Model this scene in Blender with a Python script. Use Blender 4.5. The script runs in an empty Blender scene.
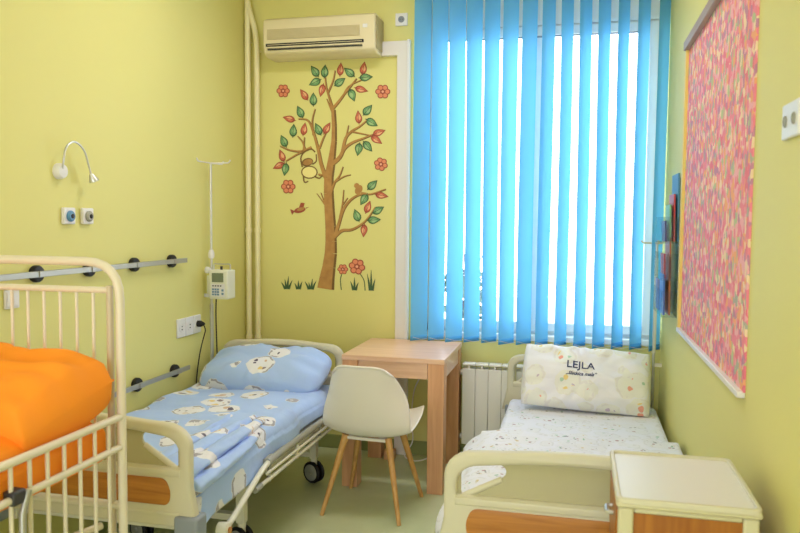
import bpy, bmesh, math, random
from mathutils import Vector, Matrix, noise
C = bpy.context.scene.collection
PI = math.pi
rnd = random.Random(7)

# ------------------------------------------------------------------ materials
def lin(c):
    return tuple(((v/255)/12.92 if v/255 <= .04045 else ((v/255+.055)/1.055)**2.4) for v in c) + (1,)

def mat(name, col, rough=.5, spec=.4, metal=0, col2=None, scale=4, bump=0, bscale=40, coat=0, detail=3):
    m = bpy.data.materials.new(name); m.use_nodes = True
    n = m.node_tree.nodes; l = m.node_tree.links; b = n['Principled BSDF']
    b.inputs['Base Color'].default_value = lin(col); b.inputs['Roughness'].default_value = rough
    b.inputs['Specular IOR Level'].default_value = spec; b.inputs['Metallic'].default_value = metal
    b.inputs['Coat Weight'].default_value = coat; b.inputs['Coat Roughness'].default_value = .2
    tc = n.new('ShaderNodeTexCoord')
    if col2:
        t = n.new('ShaderNodeTexNoise'); t.inputs['Scale'].default_value = scale; t.inputs['Detail'].default_value = detail
        l.new(tc.outputs['Object'], t.inputs['Vector'])
        mx = n.new('ShaderNodeMix'); mx.data_type = 'RGBA'
        mx.inputs['A'].default_value = lin(col); mx.inputs['B'].default_value = lin(col2)
        l.new(t.outputs['Fac'], mx.inputs['Factor']); l.new(mx.outputs['Result'], b.inputs['Base Color'])
    if bump:
        t = n.new('ShaderNodeTexNoise'); t.inputs['Scale'].default_value = bscale; t.inputs['Detail'].default_value = 3
        l.new(tc.outputs['Object'], t.inputs['Vector'])
        bp = n.new('ShaderNodeBump'); bp.inputs['Strength'].default_value = bump; bp.inputs['Distance'].default_value = .01
        l.new(t.outputs['Fac'], bp.inputs['Height']); l.new(bp.outputs['Normal'], b.inputs['Normal'])
    return m

def wood(name, c1, c2, axis='Z', scale=6, rough=.4):
    m = bpy.data.materials.new(name); m.use_nodes = True
    n = m.node_tree.nodes; l = m.node_tree.links; b = n['Principled BSDF']
    b.inputs['Roughness'].default_value = rough
    tc = n.new('ShaderNodeTexCoord'); mp = n.new('ShaderNodeMapping')
    s = {'X': (.6, 9, 9), 'Y': (9, .6, 9), 'Z': (9, 9, .6)}[axis]
    mp.inputs['Scale'].default_value = s
    l.new(tc.outputs['Object'], mp.inputs['Vector'])
    t = n.new('ShaderNodeTexNoise'); t.inputs['Scale'].default_value = scale; t.inputs['Detail'].default_value = 6
    t.inputs['Distortion'].default_value = .6
    l.new(mp.outputs['Vector'], t.inputs['Vector'])
    r = n.new('ShaderNodeValToRGB'); r.color_ramp.elements[0].position = .35; r.color_ramp.elements[1].position = .65
    r.color_ramp.elements[0].color = lin(c1); r.color_ramp.elements[1].color = lin(c2)
    l.new(t.outputs['Fac'], r.inputs['Fac']); l.new(r.outputs['Color'], b.inputs['Base Color'])
    return m

def bedding(name, base, blob, marks, scale, rad, mrad, mscale=5, bump=.25, ring=.45):
    """printed cotton: blobs scattered on a ground colour, small marks drawn inside the blobs"""
    m = bpy.data.materials.new(name); m.use_nodes = True
    n = m.node_tree.nodes; l = m.node_tree.links; b = n['Principled BSDF']
    b.inputs['Roughness'].default_value = .85; b.inputs['Specular IOR Level'].default_value = .15
    b.inputs['Sheen Weight'].default_value = .15
    tc = n.new('ShaderNodeTexCoord'); wv = n.new('ShaderNodeTexNoise'); wv.inputs['Scale'].default_value = 14
    l.new(tc.outputs['Object'], wv.inputs['Vector'])
    ad = n.new('ShaderNodeVectorMath'); ad.operation = 'MULTIPLY_ADD'
    ad.inputs[1].default_value = (.05, .05, .05)
    l.new(wv.outputs['Color'], ad.inputs[0]); l.new(tc.outputs['Object'], ad.inputs[2])
    v = n.new('ShaderNodeTexVoronoi'); v.inputs['Scale'].default_value = scale; v.inputs['Randomness'].default_value = .75
    l.new(ad.outputs[0], v.inputs['Vector'])
    lt = n.new('ShaderNodeMath'); lt.operation = 'LESS_THAN'; lt.inputs[1].default_value = rad
    l.new(v.outputs['Distance'], lt.inputs[0])
    v2 = n.new('ShaderNodeTexVoronoi'); v2.inputs['Scale'].default_value = scale*mscale
    l.new(ad.outputs[0], v2.inputs['Vector'])
    lt2 = n.new('ShaderNodeMath'); lt2.operation = 'LESS_THAN'; lt2.inputs[1].default_value = mrad
    l.new(v2.outputs['Distance'], lt2.inputs[0])
    lt3 = n.new('ShaderNodeMath'); lt3.operation = 'LESS_THAN'; lt3.inputs[1].default_value = rad*.62
    l.new(v.outputs['Distance'], lt3.inputs[0])
    mu = n.new('ShaderNodeMath'); mu.operation = 'MULTIPLY'; l.new(lt2.outputs[0], mu.inputs[0]); l.new(lt3.outputs[0], mu.inputs[1])
    hs = n.new('ShaderNodeValToRGB'); hs.color_ramp.interpolation = 'CONSTANT'
    e = hs.color_ramp.elements; e[0].color = lin(marks[0]); e[1].position = .3; e[1].color = lin(marks[1])
    for i, c in enumerate(marks[2:]):
        x = e.new(.5+.25*i); x.color = lin(c)
    sp = n.new('ShaderNodeSeparateColor'); l.new(v2.outputs['Color'], sp.inputs[0]); l.new(sp.outputs[0], hs.inputs['Fac'])
    m1 = n.new('ShaderNodeMix'); m1.data_type = 'RGBA'; m1.inputs['A'].default_value = lin(base); m1.inputs['B'].default_value = lin(blob)
    l.new(lt.outputs[0], m1.inputs['Factor'])
    rg = n.new('ShaderNodeMath'); rg.operation = 'COMPARE'; rg.inputs[1].default_value = rad*.9; rg.inputs[2].default_value = rad*.07
    l.new(v.outputs['Distance'], rg.inputs[0])
    nz = n.new('ShaderNodeTexNoise'); nz.inputs['Scale'].default_value = scale*3; l.new(tc.outputs['Object'], nz.inputs['Vector'])
    gt = n.new('ShaderNodeMath'); gt.operation = 'GREATER_THAN'; gt.inputs[1].default_value = .5; l.new(nz.outputs['Fac'], gt.inputs[0])
    rm = n.new('ShaderNodeMath'); rm.operation = 'MULTIPLY'; l.new(rg.outputs[0], rm.inputs[0]); l.new(gt.outputs[0], rm.inputs[1])
    rk_ = n.new('ShaderNodeMath'); rk_.operation = 'MULTIPLY'; rk_.inputs[1].default_value = ring; l.new(rm.outputs[0], rk_.inputs[0])
    m0 = n.new('ShaderNodeMix'); m0.data_type = 'RGBA'; m0.inputs['B'].default_value = lin(marks[0])
    l.new(rk_.outputs[0], m0.inputs['Factor']); l.new(m1.outputs['Result'], m0.inputs['A'])
    m2 = n.new('ShaderNodeMix'); m2.data_type = 'RGBA'
    l.new(mu.outputs[0], m2.inputs['Factor']); l.new(m0.outputs['Result'], m2.inputs['A']); l.new(hs.outputs['Color'], m2.inputs['B'])
    l.new(m2.outputs['Result'], b.inputs['Base Color'])
    t = n.new('ShaderNodeTexNoise'); t.inputs['Scale'].default_value = 9; t.inputs['Detail'].default_value = 4
    l.new(tc.outputs['Object'], t.inputs['Vector'])
    bp = n.new('ShaderNodeBump'); bp.inputs['Strength'].default_value = bump; bp.inputs['Distance'].default_value = .03
    l.new(t.outputs['Fac'], bp.inputs['Height']); l.new(bp.outputs['Normal'], b.inputs['Normal'])
    return m

def glow(name, col, s):
    m = bpy.data.materials.new(name); m.use_nodes = True
    b = m.node_tree.nodes['Principled BSDF']; b.inputs['Emission Color'].default_value = lin(col); b.inputs['Emission Strength'].default_value = s
    b.inputs['Base Color'].default_value = lin(col)
    return m

M = {}
M['wall'] = mat('yellow_wall_paint', (224, 218, 142), .6, .3, col2=(220, 214, 134), scale=1.2, bump=.05, bscale=120)
M['ceiling'] = mat('white_ceiling_paint', (238, 236, 222), .8, .2)
M['floor'] = mat('green_vinyl_floor', (206, 212, 172), .25, .5, col2=(184, 192, 146), scale=5, detail=8)
M['cove'] = mat('green_vinyl_cove', (140, 148, 90), .4)
M['white'] = mat('white_plastic', (228, 226, 226), .35)
M['cream'] = mat('cream_enamel', (206, 200, 164), .35)
M['cream_tube'] = mat('cream_tube_enamel', (222, 214, 196), .3)
M['cream_shadow'] = mat('shaded_cream_tube_enamel', (196, 182, 158), .35)  # cream tube enamel with shade put into the colour, for the inner posts
M['bed_plastic'] = mat('cream_bed_plastic', (210, 205, 180), .4, .4)
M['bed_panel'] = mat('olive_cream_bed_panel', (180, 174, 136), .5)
M['bed_metal'] = mat('white_bed_steel', (225, 222, 205), .3)
M['grey_plastic'] = mat('grey_bumper_plastic', (140, 148, 158), .5)
M['mid_grey'] = mat('grey_rail_grip', (160, 160, 150), .45)
M['steel'] = mat('brushed_steel', (205, 205, 198), .3, .5, .7)
M['aluminium'] = mat('satin_aluminium', (168, 168, 160), .4, .5, .5)
M['black'] = mat('black_rubber', (22, 22, 24), .5)
M['dark'] = mat('dark_grey', (60, 60, 60), .5)
M['desk_top'] = wood('beech_laminate_across', (228, 188, 158), (216, 174, 142), 'X', 4, .3)
M['desk'] = wood('beech_laminate_upright', (218, 166, 122), (202, 148, 104), 'Z', 4, .38)
M['leg_wood'] = wood('oak_dowel', (214, 166, 100), (192, 142, 80), 'Z', 8, .45)
M['inlay'] = wood('amber_wood_inlay', (192, 128, 48), (164, 102, 32), 'X', 5, .35)
M['locker_wood'] = wood('orange_beech_panel', (172, 108, 34), (146, 84, 20), 'Z', 4, .4)
M['chair'] = mat('ivory_chair_plastic', (230, 224, 214), .35, .4)
M['orange'] = mat('orange_cotton', (255, 158, 52), .8, .2, col2=(252, 148, 40), scale=6, bump=.15, bscale=14)
M['blue_bed'] = bedding('blue_printed_cotton', (170, 196, 244), (226, 226, 234), [(92, 84, 112), (206, 176, 156), (140, 128, 140), (226, 200, 130)], 4.8, .38, .40, 4.4, .25, .6)
M['white_bed'] = bedding('white_printed_cotton', (232, 234, 246), (230, 232, 240), [(150, 150, 160), (205, 190, 150), (180, 150, 160), (150, 190, 170)], 13, .55, .33, 3.0, ring=.18)
M['white_pillow'] = bedding('white_pillow_print', (236, 236, 242), (234, 234, 226), [(200, 185, 205), (240, 215, 140), (238, 170, 150), (180, 210, 185)], 7, .5, .34, 3, ring=.22)
M['navy'] = mat('navy_thread', (62, 66, 104), .7)
M['bark'] = mat('mural_brown_paint', (206, 160, 92), .6, .2, col2=(150, 104, 62), scale=18)
M['bark_dark'] = mat('mural_dark_brown_paint', (122, 92, 50), .6)
M['leaf_g'] = mat('mural_green_paint', (84, 140, 96), .6, .2, col2=(140, 180, 120), scale=30)
M['leaf_gl'] = mat('mural_pale_green_paint', (158, 190, 134), .6)
M['leaf_rl'] = mat('mural_pale_salmon_paint', (232, 178, 130), .6)
M['leaf_r'] = mat('mural_salmon_paint', (214, 128, 92), .6, .2, col2=(196, 98, 82), scale=30)
M['leaf_o'] = mat('mural_outline_paint', (66, 96, 62), .6)
M['leaf_ro'] = mat('mural_red_outline_paint', (158, 76, 58), .6)
M['flower'] = mat('mural_flower_paint', (222, 138, 100), .6)
M['flower_in'] = mat('mural_flower_light_paint', (236, 176, 140), .6)
M['cream_paint'] = mat('mural_cream_paint', (240, 226, 150), .6)
M['mural_ground'] = mat('mural_pale_yellow_paint', (232, 222, 106), .55, .3)
M['trunking'] = mat('white_trunking_plastic', (226, 220, 214), .35)
M['pipe'] = mat('pale_pipe_enamel', (236, 228, 182), .35)
M['ac'] = mat('ivory_ac_plastic', (226, 214, 176), .35)
M['ac_grille'] = mat('taupe_ac_grille', (170, 156, 112), .5)
M['radiator'] = mat('white_radiator_enamel', (230, 229, 222), .35)
M['frame_pvc'] = mat('white_window_pvc', (226, 232, 232), .35)
M['board_frame'] = mat('taupe_board_frame', (168, 148, 134), .5)
M['board_yellow'] = mat('yellow_board_edge', (232, 208, 116), .5)
M['blue_p'] = mat('blue_leaflet', (60, 110, 190), .4)
M['dblue_p'] = mat('dark_blue_leaflet', (50, 62, 120), .4)
M['lblue_p'] = mat('steel_blue_card', (84, 140, 178), .5)
M['red_p'] = mat('red_leaflet', (186, 60, 56), .4)
M['green_p'] = mat('green_leaflet', (120, 180, 120), .4)
M['brown_p'] = mat('orange_brown_leaflet', (176, 100, 50), .4)
M['purple_p'] = mat('purple_leaflet', (110, 90, 140), .4)
M['screen'] = mat('lcd_screen', (120, 130, 104), .2)
M['key'] = mat('blue_grey_keys', (120, 150, 176), .5)
M['pump'] = mat('pale_pump_plastic', (226, 226, 206), .4)
M['gasblue'] = mat('blue_gas_ring', (90, 140, 180), .4)
M['bark_out'] = mat('outdoor_bark', (70, 66, 70), .9)
M['foliage'] = mat('outdoor_foliage', (70, 92, 80), .9)
M['house'] = mat('outdoor_render', (210, 214, 216), .9)
M['lamp_on'] = glow('lit_diffuser', (255, 250, 245), 1.6)

def translucent(name, col, fac=.5, transp=.1):
    m = bpy.data.materials.new(name); m.use_nodes = True
    n = m.node_tree.nodes; l = m.node_tree.links; n.remove(n['Principled BSDF'])
    o = n['Material Output']; d = n.new('ShaderNodeBsdfDiffuse'); t = n.new('ShaderNodeBsdfTranslucent'); p = n.new('ShaderNodeBsdfTransparent')
    d.inputs['Color'].default_value = lin(col); t.inputs['Color'].default_value = lin((104, 186, 228)); p.inputs['Color'].default_value = lin(col)
    a = n.new('ShaderNodeMixShader'); a.inputs[0].default_value = fac; b = n.new('ShaderNodeMixShader'); b.inputs[0].default_value = transp
    l.new(d.outputs[0], a.inputs[1]); l.new(t.outputs[0], a.inputs[2]); l.new(a.outputs[0], b.inputs[1]); l.new(p.outputs[0], b.inputs[2])
    l.new(b.outputs[0], o.inputs['Surface'])
    return m
M['slat'] = translucent('blue_blind_fabric', (126, 196, 236), .30, .02)
M['slat_hem'] = translucent('blue_blind_hem', (110, 186, 230), .4, .02)

def glass(name, tint=(250, 252, 252), refl=.06):
    m = bpy.data.materials.new(name); m.use_nodes = True
    n = m.node_tree.nodes; l = m.node_tree.links; n.remove(n['Principled BSDF'])
    o = n['Material Output']; g = n.new('ShaderNodeBsdfGlossy'); g.inputs['Roughness'].default_value = .02
    t = n.new('ShaderNodeBsdfTransparent'); t.inputs['Color'].default_value = lin(tint)
    a = n.new('ShaderNodeMixShader'); a.inputs[0].default_value = refl
    l.new(t.outputs[0], a.inputs[1]); l.new(g.outputs[0], a.inputs[2]); l.new(a.outputs[0], o.inputs['Surface'])
    return m
M['glass'] = glass('window_glass'); M['acrylic'] = glass('clear_acrylic', (246, 250, 250), .05)

def cloth_board():
    m = bpy.data.materials.new('pink_printed_cloth'); m.use_nodes = True
    n = m.node_tree.nodes; l = m.node_tree.links; b = n['Principled BSDF']; b.inputs['Roughness'].default_value = .85
    tc = n.new('ShaderNodeTexCoord'); v = n.new('ShaderNodeTexVoronoi'); v.inputs['Scale'].default_value = 46
    mp = n.new('ShaderNodeMapping'); mp.inputs['Scale'].default_value = (1, 1, .8)
    l.new(tc.outputs['Object'], mp.inputs['Vector'])
    nz = n.new('ShaderNodeTexNoise'); nz.inputs['Scale'].default_value = 20
    l.new(mp.outputs['Vector'], nz.inputs['Vector'])
    ad = n.new('ShaderNodeVectorMath'); ad.operation = 'MULTIPLY_ADD'; ad.inputs[1].default_value = (.05, .05, .05)
    l.new(nz.outputs['Color'], ad.inputs[0]); l.new(mp.outputs['Vector'], ad.inputs[2]); l.new(ad.outputs[0], v.inputs['Vector'])
    r = n.new('ShaderNodeValToRGB'); r.color_ramp.interpolation = 'CONSTANT'
    cs = [(0, (236, 138, 158)), (.24, (240, 176, 186)), (.4, (176, 176, 164)), (.48, (240, 170, 128)), (.60, (230, 124, 144)), (.73, (242, 214, 184)), (.84, (186, 196, 150)), (.9, (196, 138, 168))]
    e = r.color_ramp.elements; e[0].color = lin(cs[0][1]); e[1].position = cs[1][0]; e[1].color = lin(cs[1][1])
    for p, c in cs[2:]:
        x = e.new(p); x.color = lin(c)
    sp = n.new('ShaderNodeSeparateColor'); l.new(v.outputs['Color'], sp.inputs[0]); l.new(sp.outputs[0], r.inputs['Fac'])
    l.new(r.outputs['Color'], b.inputs['Base Color'])
    return m
M['cloth'] = cloth_board()

# ------------------------------------------------------------------ object helpers
def origin(p):
    v = Vector((0, 0, 0))
    while p: v += p.location; p = p.parent
    return v

def obj(name, bm, m, parent=None, smooth=False, bevel=0, seg=2, sub=0, solid=0):
    """link a bmesh built in room coordinates as ONE mesh object under its parent"""
    me = bpy.data.meshes.new(name); bm.to_mesh(me); bm.free()
    o = bpy.data.objects.new(name, me); C.objects.link(o)
    for k in (m if isinstance(m, (list, tuple)) else [m]): me.materials.append(M[k])
    if parent:
        off = origin(parent); me.transform(Matrix.Translation(-off)); o.parent = parent
    else:                                   # put the origin at the mesh's own base
        vs = me.vertices
        if len(vs):
            c = Vector((sum(v.co.x for v in vs)/len(vs), sum(v.co.y for v in vs)/len(vs), min(v.co.z for v in vs)))
            me.transform(Matrix.Translation(-c)); o.location = c
    if smooth:
        for p in me.polygons: p.use_smooth = True
        if smooth != 'all':
            try: me.set_sharp_from_angle(angle=math.radians(40))
            except Exception: pass
    if solid:
        s = o.modifiers.new('s', 'SOLIDIFY'); s.thickness = solid; s.offset = 0
    if bevel:
        b = o.modifiers.new('b', 'BEVEL'); b.width = bevel; b.segments = seg; b.limit_method = 'ANGLE'; b.angle_limit = math.radians(35)
        b.harden_normals = False
        for p in me.polygons: p.use_smooth = True
        try: me.set_sharp_from_angle(angle=math.radians(60))
        except Exception: pass
    if sub:
        s = o.modifiers.new('u', 'SUBSURF'); s.levels = sub; s.render_levels = sub
    return o

def thing(name, label, cat, loc=(0, 0, 0), group=None):
    o = bpy.data.objects.new(name, None); C.objects.link(o); o.location = loc; o.empty_display_size = .1
    return tag(o, label, cat, group)

def tag(o, label, cat, group=None, kind=None):
    o['label'] = label; o['category'] = cat
    if group: o['group'] = group
    if kind: o['kind'] = kind
    return o

def struct(name, bm, m, parent=None, **k):
    o = obj(name, bm, m, parent, **k)
    if not parent: o['kind'] = 'structure'
    return o

def B(): return bmesh.new()

def box(bm, x0, x1, y0, y1, z0, z1, mi=0):
    v = [bm.verts.new(p) for p in ((x0, y0, z0), (x1, y0, z0), (x1, y1, z0), (x0, y1, z0), (x0, y0, z1), (x1, y0, z1), (x1, y1, z1), (x0, y1, z1))]
    for f in ((3, 2, 1, 0), (4, 5, 6, 7), (0, 1, 5, 4), (1, 2, 6, 5), (2, 3, 7, 6), (3, 0, 4, 7)):
        bm.faces.new([v[i] for i in f]).material_index = mi
    return bm

def BX(*a): return box(B(), *a)

def fillet(pts, r, n=6):
    pts = [Vector(p) for p in pts]; out = [pts[0]]
    for i in range(1, len(pts)-1):
        a, p, b = pts[i-1], pts[i], pts[i+1]; d1 = (a-p); d2 = (b-p)
        rr = min(r, d1.length*.49, d2.length*.49); s = p+d1.normalized()*rr; e = p+d2.normalized()*rr
        for k in range(n+1):
            t = k/n; out.append(s*(1-t)**2+p*2*t*(1-t)+e*t*t)
    out.append(pts[-1]); return out

def tube(bm, pts, r, n=12, r2=None, mi=0):
    pts = [Vector(p) for p in pts]; rings = []; prev = None
    for i, p in enumerate(pts):
        d = (pts[min(i+1, len(pts)-1)]-pts[max(i-1, 0)]).normalized()
        if prev is None:
            u = d.orthogonal().normalized()
        else:
            u = (prev-d*prev.dot(d)).normalized()
        prev = u; w = d.cross(u); R = r if r2 is None else r+(r2-r)*i/(len(pts)-1)
        rings.append([bm.verts.new(p+(u*math.cos(2*PI*k/n)+w*math.sin(2*PI*k/n))*R) for k in range(n)])
    for a, b in zip(rings, rings[1:]):
        for k in range(n): bm.faces.new((a[k], a[(k+1) % n], b[(k+1) % n], b[k])).material_index = mi
    bm.faces.new(rings[0][::-1]).material_index = mi; bm.faces.new(rings[-1]).material_index = mi
    return bm

def T(pts, r, fil=0, n=12, r2=None): return tube(B(), fillet(pts, fil) if fil else pts, r, n, r2)

def cyl(bm, c, ax, r, h, n=20, r2=None, mi=0):
    c = Vector(c); a = Vector(ax).normalized(); return tube(bm, [c, c+a*h], r, n, r2, mi)

def lathe(bm, prof, c, ax=(0, 0, 1), n=24, mi=0):
    c = Vector(c); a = Vector(ax).normalized(); u = a.orthogonal().normalized(); w = a.cross(u); rings = []
    for r, h in prof:
        rings.append([bm.verts.new(c+a*h+(u*math.cos(2*PI*k/n)+w*math.sin(2*PI*k/n))*max(r, 1e-4)) for k in range(n)])
    for p, q in zip(rings, rings[1:]):
        for k in range(n): bm.faces.new((p[k], p[(k+1) % n], q[(k+1) % n], q[k])).material_index = mi
    bm.faces.new(rings[0][::-1]).material_index = mi; bm.faces.new(rings[-1]).material_index = mi
    return bm

def grid(bm, nu, nv, f, close=False, mi=0):
    V = [[bm.verts.new(f(i/nu, j/nv)) for i in range(nu+1)] for j in range(nv+1)]
    for j in range(nv):
        for i in range(nu): bm.faces.new((V[j][i], V[j][i+1], V[j+1][i+1], V[j+1][i])).material_index = mi
    return V

def rounded(pts, r, n=6):
    """closed outline with rounded corners; r may be a list"""
    out = []; N = len(pts)
    for i in range(N):
        a, p, b = Vector(pts[i-1]), Vector(pts[i]), Vector(pts[(i+1) % N]); rr = r[i] if isinstance(r, (list, tuple)) else r
        d1, d2 = a-p, b-p; rr = min(rr, d1.length*.49, d2.length*.49)
        if rr < 1e-5: out.append(p.copy()); continue
        s, e = p+d1.normalized()*rr, p+d2.normalized()*rr
        for k in range(n+1):
            t = k/n; out.append(s*(1-t)**2+p*2*t*(1-t)+e*t*t)
    return out

def plate(name, loops, y, depth, bev, m, parent=None):
    """outline with holes in the x-z plane, extruded along y and rounded: one mesh"""
    cu = bpy.data.curves.new(name, 'CURVE'); cu.dimensions = '2D'; cu.fill_mode = 'BOTH'
    for lp in loops:
        s = cu.splines.new('POLY'); s.points.add(len(lp)-1)
        for q, p in zip(s.points, lp): q.co = (p[0], p[1], 0, 1)
        s.use_cyclic_u = True
    cu.extrude = max(depth/2-bev, .0005); cu.bevel_depth = bev; cu.bevel_resolution = 2; cu.offset = -bev
    t = bpy.data.objects.new('tmp', cu); C.objects.link(t)
    me = bpy.data.meshes.new_from_object(t.evaluated_get(bpy.context.evaluated_depsgraph_get()))
    bpy.data.objects.remove(t); bpy.data.curves.remove(cu)
    bm = B(); bm.from_mesh(me); bpy.data.meshes.remove(me)
    bmesh.ops.transform(bm, matrix=Matrix.Translation((0, y, 0)) @ Matrix.Rotation(PI/2, 4, 'X'), verts=bm.verts)
    bmesh.ops.remove_doubles(bm, verts=bm.verts, dist=1e-5)
    return obj(name, bm, m, parent, smooth=True)

def ell(cx, cz, rx, rz, n=24): return [(cx+rx*math.cos(2*PI*k/n), cz+rz*math.sin(2*PI*k/n)) for k in range(n)]

def pillow_fn(w, h, t, seed=0, wr=.008, k=.16, full=3.4):
    def f(u, v, side):
        a = 2*u-1; b = 2*v-1
        ex = a*math.sqrt(1-k*b*b*(.4+.6*b*b)); ey = b*math.sqrt(1-k*a*a*(.4+.6*a*a))
        x = ex*w/2*(1+.035*(abs(b)**3)-.02); y = ey*h/2*(1+.05*abs(a)**3-.02)
        th = (max(0, 1-abs(a)**full)*max(0, 1-abs(b)**(3.0 if full < 4 else 5)))**(.5 if full < 4 else .28)*t/2
        inner = min(1, (1-max(abs(a), abs(b)))/.25)
        nz = noise.noise(Vector((a*2.4+seed, b*2.2, seed*1.7)))*wr*1.2*inner
        ang = math.atan2(b*h, a*w); rr = max(abs(a), abs(b))
        rad = noise.noise(Vector((math.cos(ang)*5+seed, math.sin(ang)*5, seed+rr*.7)))*wr*2.0*(rr**2)*min(1, (1-rr)/.10+.12)
        z = side*(th+.003)+nz*side+rad*(.4+.6*side)
        return Vector((x, y, z))
    return f

def pillow_bm(fn, mtx, nu=48, nv=34):
    bm = B()
    for s in (1, -1): grid(bm, nu, nv, lambda u, v, s=s: mtx @ fn(u, v, s))
    bmesh.ops.remove_doubles(bm, verts=[v for v in bm.verts], dist=.0001)
    # stitch the seam between the two halves
    e = [x for x in bm.edges if len(x.link_faces) == 1]
    try: bmesh.ops.bridge_loops(bm, edges=e)
    except Exception: pass
    bmesh.ops.recalc_face_normals(bm, faces=bm.faces)
    return bm

# ------------------------------------------------------------------ the room
W = 2.634; H = 3.15; Y0 = -6.2
WX0, WX1, WZ0, WZ1 = 1.16, 2.63, .80, 2.92
struct('floor', BX(-.2, W+.2, Y0-.2, .3, -.1, 0), 'floor')
struct('ceiling', BX(-.2, W+.2, Y0-.2, .3, H, H+.1), 'ceiling')
struct('wall_left', BX(-.2, 0, Y0, .3, 0, H), 'wall')
struct('wall_right', BX(W, W+.2, Y0, .3, 0, H), 'wall')
bm = B(); FX0, FX1, FZ0, FZ1 = .12, 2.52, .45, 2.25
box(bm, -.2, FX0, Y0-.2, Y0, 0, H); box(bm, FX1, W+.2, Y0-.2, Y0, 0, H); box(bm, FX0, FX1, Y0-.2, Y0, 0, FZ0); box(bm, FX0, FX1, Y0-.2, Y0, FZ1, H)
struct('wall_front', bm, 'wall')
bm = B(); box(bm, FX0, FX0+.06, Y0-.12, Y0-.05, FZ0, FZ1); box(bm, FX1-.06, FX1, Y0-.12, Y0-.05, FZ0, FZ1); box(bm, 1.24, 1.31, Y0-.12, Y0-.05, FZ0, FZ1)
box(bm, FX0, FX1, Y0-.12, Y0-.05, FZ0, FZ0+.06); box(bm, FX0, FX1, Y0-.12, Y0-.05, FZ1-.06, FZ1)
fill_win = struct('window_added_fill', bm, 'frame_pvc', bevel=.004)  # unseen window, added behind the camera to light the room from the front
obj('glass_pane', BX(FX0+.05, FX1-.05, Y0-.09, Y0-.084, FZ0+.05, FZ1-.05), 'glass', fill_win)
bm = B()                                    # back wall round the window opening
box(bm, 0, WX0, 0, .3, 0, H); box(bm, WX0, W, 0, .3, 0, WZ0); box(bm, WX0, W, 0, .3, WZ1, H)
struct('wall_back', bm, 'wall')
struct('baseboard_back', BX(0, W, -.012, 0, 0, .09), 'cove', bevel=.004)
struct('baseboard_left', BX(0, .012, Y0, -.012, 0, .09), 'cove', bevel=.004)
struct('baseboard_right', BX(W-.012, W, Y0, -.012, 0, .09), 'cove', bevel=.004)

# window: white frame, two sashes, glass, sill
bm = B(); y0, y1 = .06, .13
box(bm, WX0, WX0+.07, y0, y1, WZ0, WZ1); box(bm, WX1-.05, WX1, y0, y1, WZ0, WZ1)
box(bm, WX0, WX1, y0, y1, WZ0, WZ0+.05); box(bm, WX0, WX1, y0, y1, 2.66, WZ1)
win = struct('window_1', bm, 'frame_pvc', bevel=.004)
def sash(x0, x1, zb, zt, w=.055):
    bm = B(); a, b = .035, .085
    box(bm, x0, x0+w, a, b, zb, zt); box(bm, x1-w, x1, a, b, zb, zt); box(bm, x0+w, x1-w, a, b, zb, zb+w); box(bm, x0+w, x1-w, a, b, zt-w, zt)
    s = obj('window_sash', bm, 'frame_pvc', win, bevel=.006)
    obj('glass_pane', BX(x0+w-.004, x1-w+.004, .058, .064, zb+w-.004, zt-w+.004), 'glass', s)
    return s
s1 = sash(1.225, 1.875, .825, 2.68); s2 = sash(1.872, 2.585, .825, 2.68)
obj('sash_handle', T([(1.86, .035, 1.62), (1.86, .0, 1.62), (1.86, -.0, 1.50)], .009, .02), 'white', s1, smooth=True)
box_ = BX(WX0, WX1, -.02, .06, WZ0-.03, WZ0+.005)
obj('window_sill', box_, 'frame_pvc', win, bevel=.006)
obj('cover_strip', BX(WX0, WX1, .045, .06, 2.69, 2.715), 'frame_pvc', win, bevel=.003)
obj('seal_strip', BX(1.29, 2.50, .030, .036, 2.612, 2.622), 'grey_plastic', win)

# outside: ground and a small tree seen thinly between the slats
g = struct('ground_outside', BX(-12, 14, .6, 40, -3.2, -3.0), 'house'); g.name = 'trim_outside_ground'
t = thing('garden_tree', 'dark thin tree outside the window behind the left slats', 'tree', (.40, 7, -3.0))
obj('trunk', tube(B(), [(.40, 7, -3), (.43, 7, -1), (.49, 7, .4), (.45, 7, 1.0)], .09, 10, .05), 'bark_out', t, smooth=True)
bm = B()
for k in range(22):
    a = rnd.uniform(0, 2*PI); z = rnd.uniform(-.2, .8); L = rnd.uniform(.2, .55)
    tube(bm, [(.47, 7, z), (.47+math.cos(a)*L*.5, 7+math.sin(a)*L*.5, z+.15), (.47+math.cos(a)*L, 7+math.sin(a)*L, z+.45)], .022, 5, .006)
obj('branches', bm, 'bark_out', t)
bm = B()
for k in range(260):
    a = rnd.uniform(0, 2*PI); r = rnd.random()**.5*.38; z = rnd.uniform(-.3, .7)
    p = Vector((.47+math.cos(a)*r, 7+math.sin(a)*r, z)); d = Vector((rnd.uniform(-1, 1), rnd.uniform(-1, 1), rnd.uniform(-1, 1))).normalized()*.07; e = d.orthogonal()*.6
    vs = [bm.verts.new(p-d), bm.verts.new(p+e), bm.verts.new(p+d), bm.verts.new(p-e)]; bm.faces.new(vs)
obj('foliage', bm, 'foliage', t)

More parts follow.
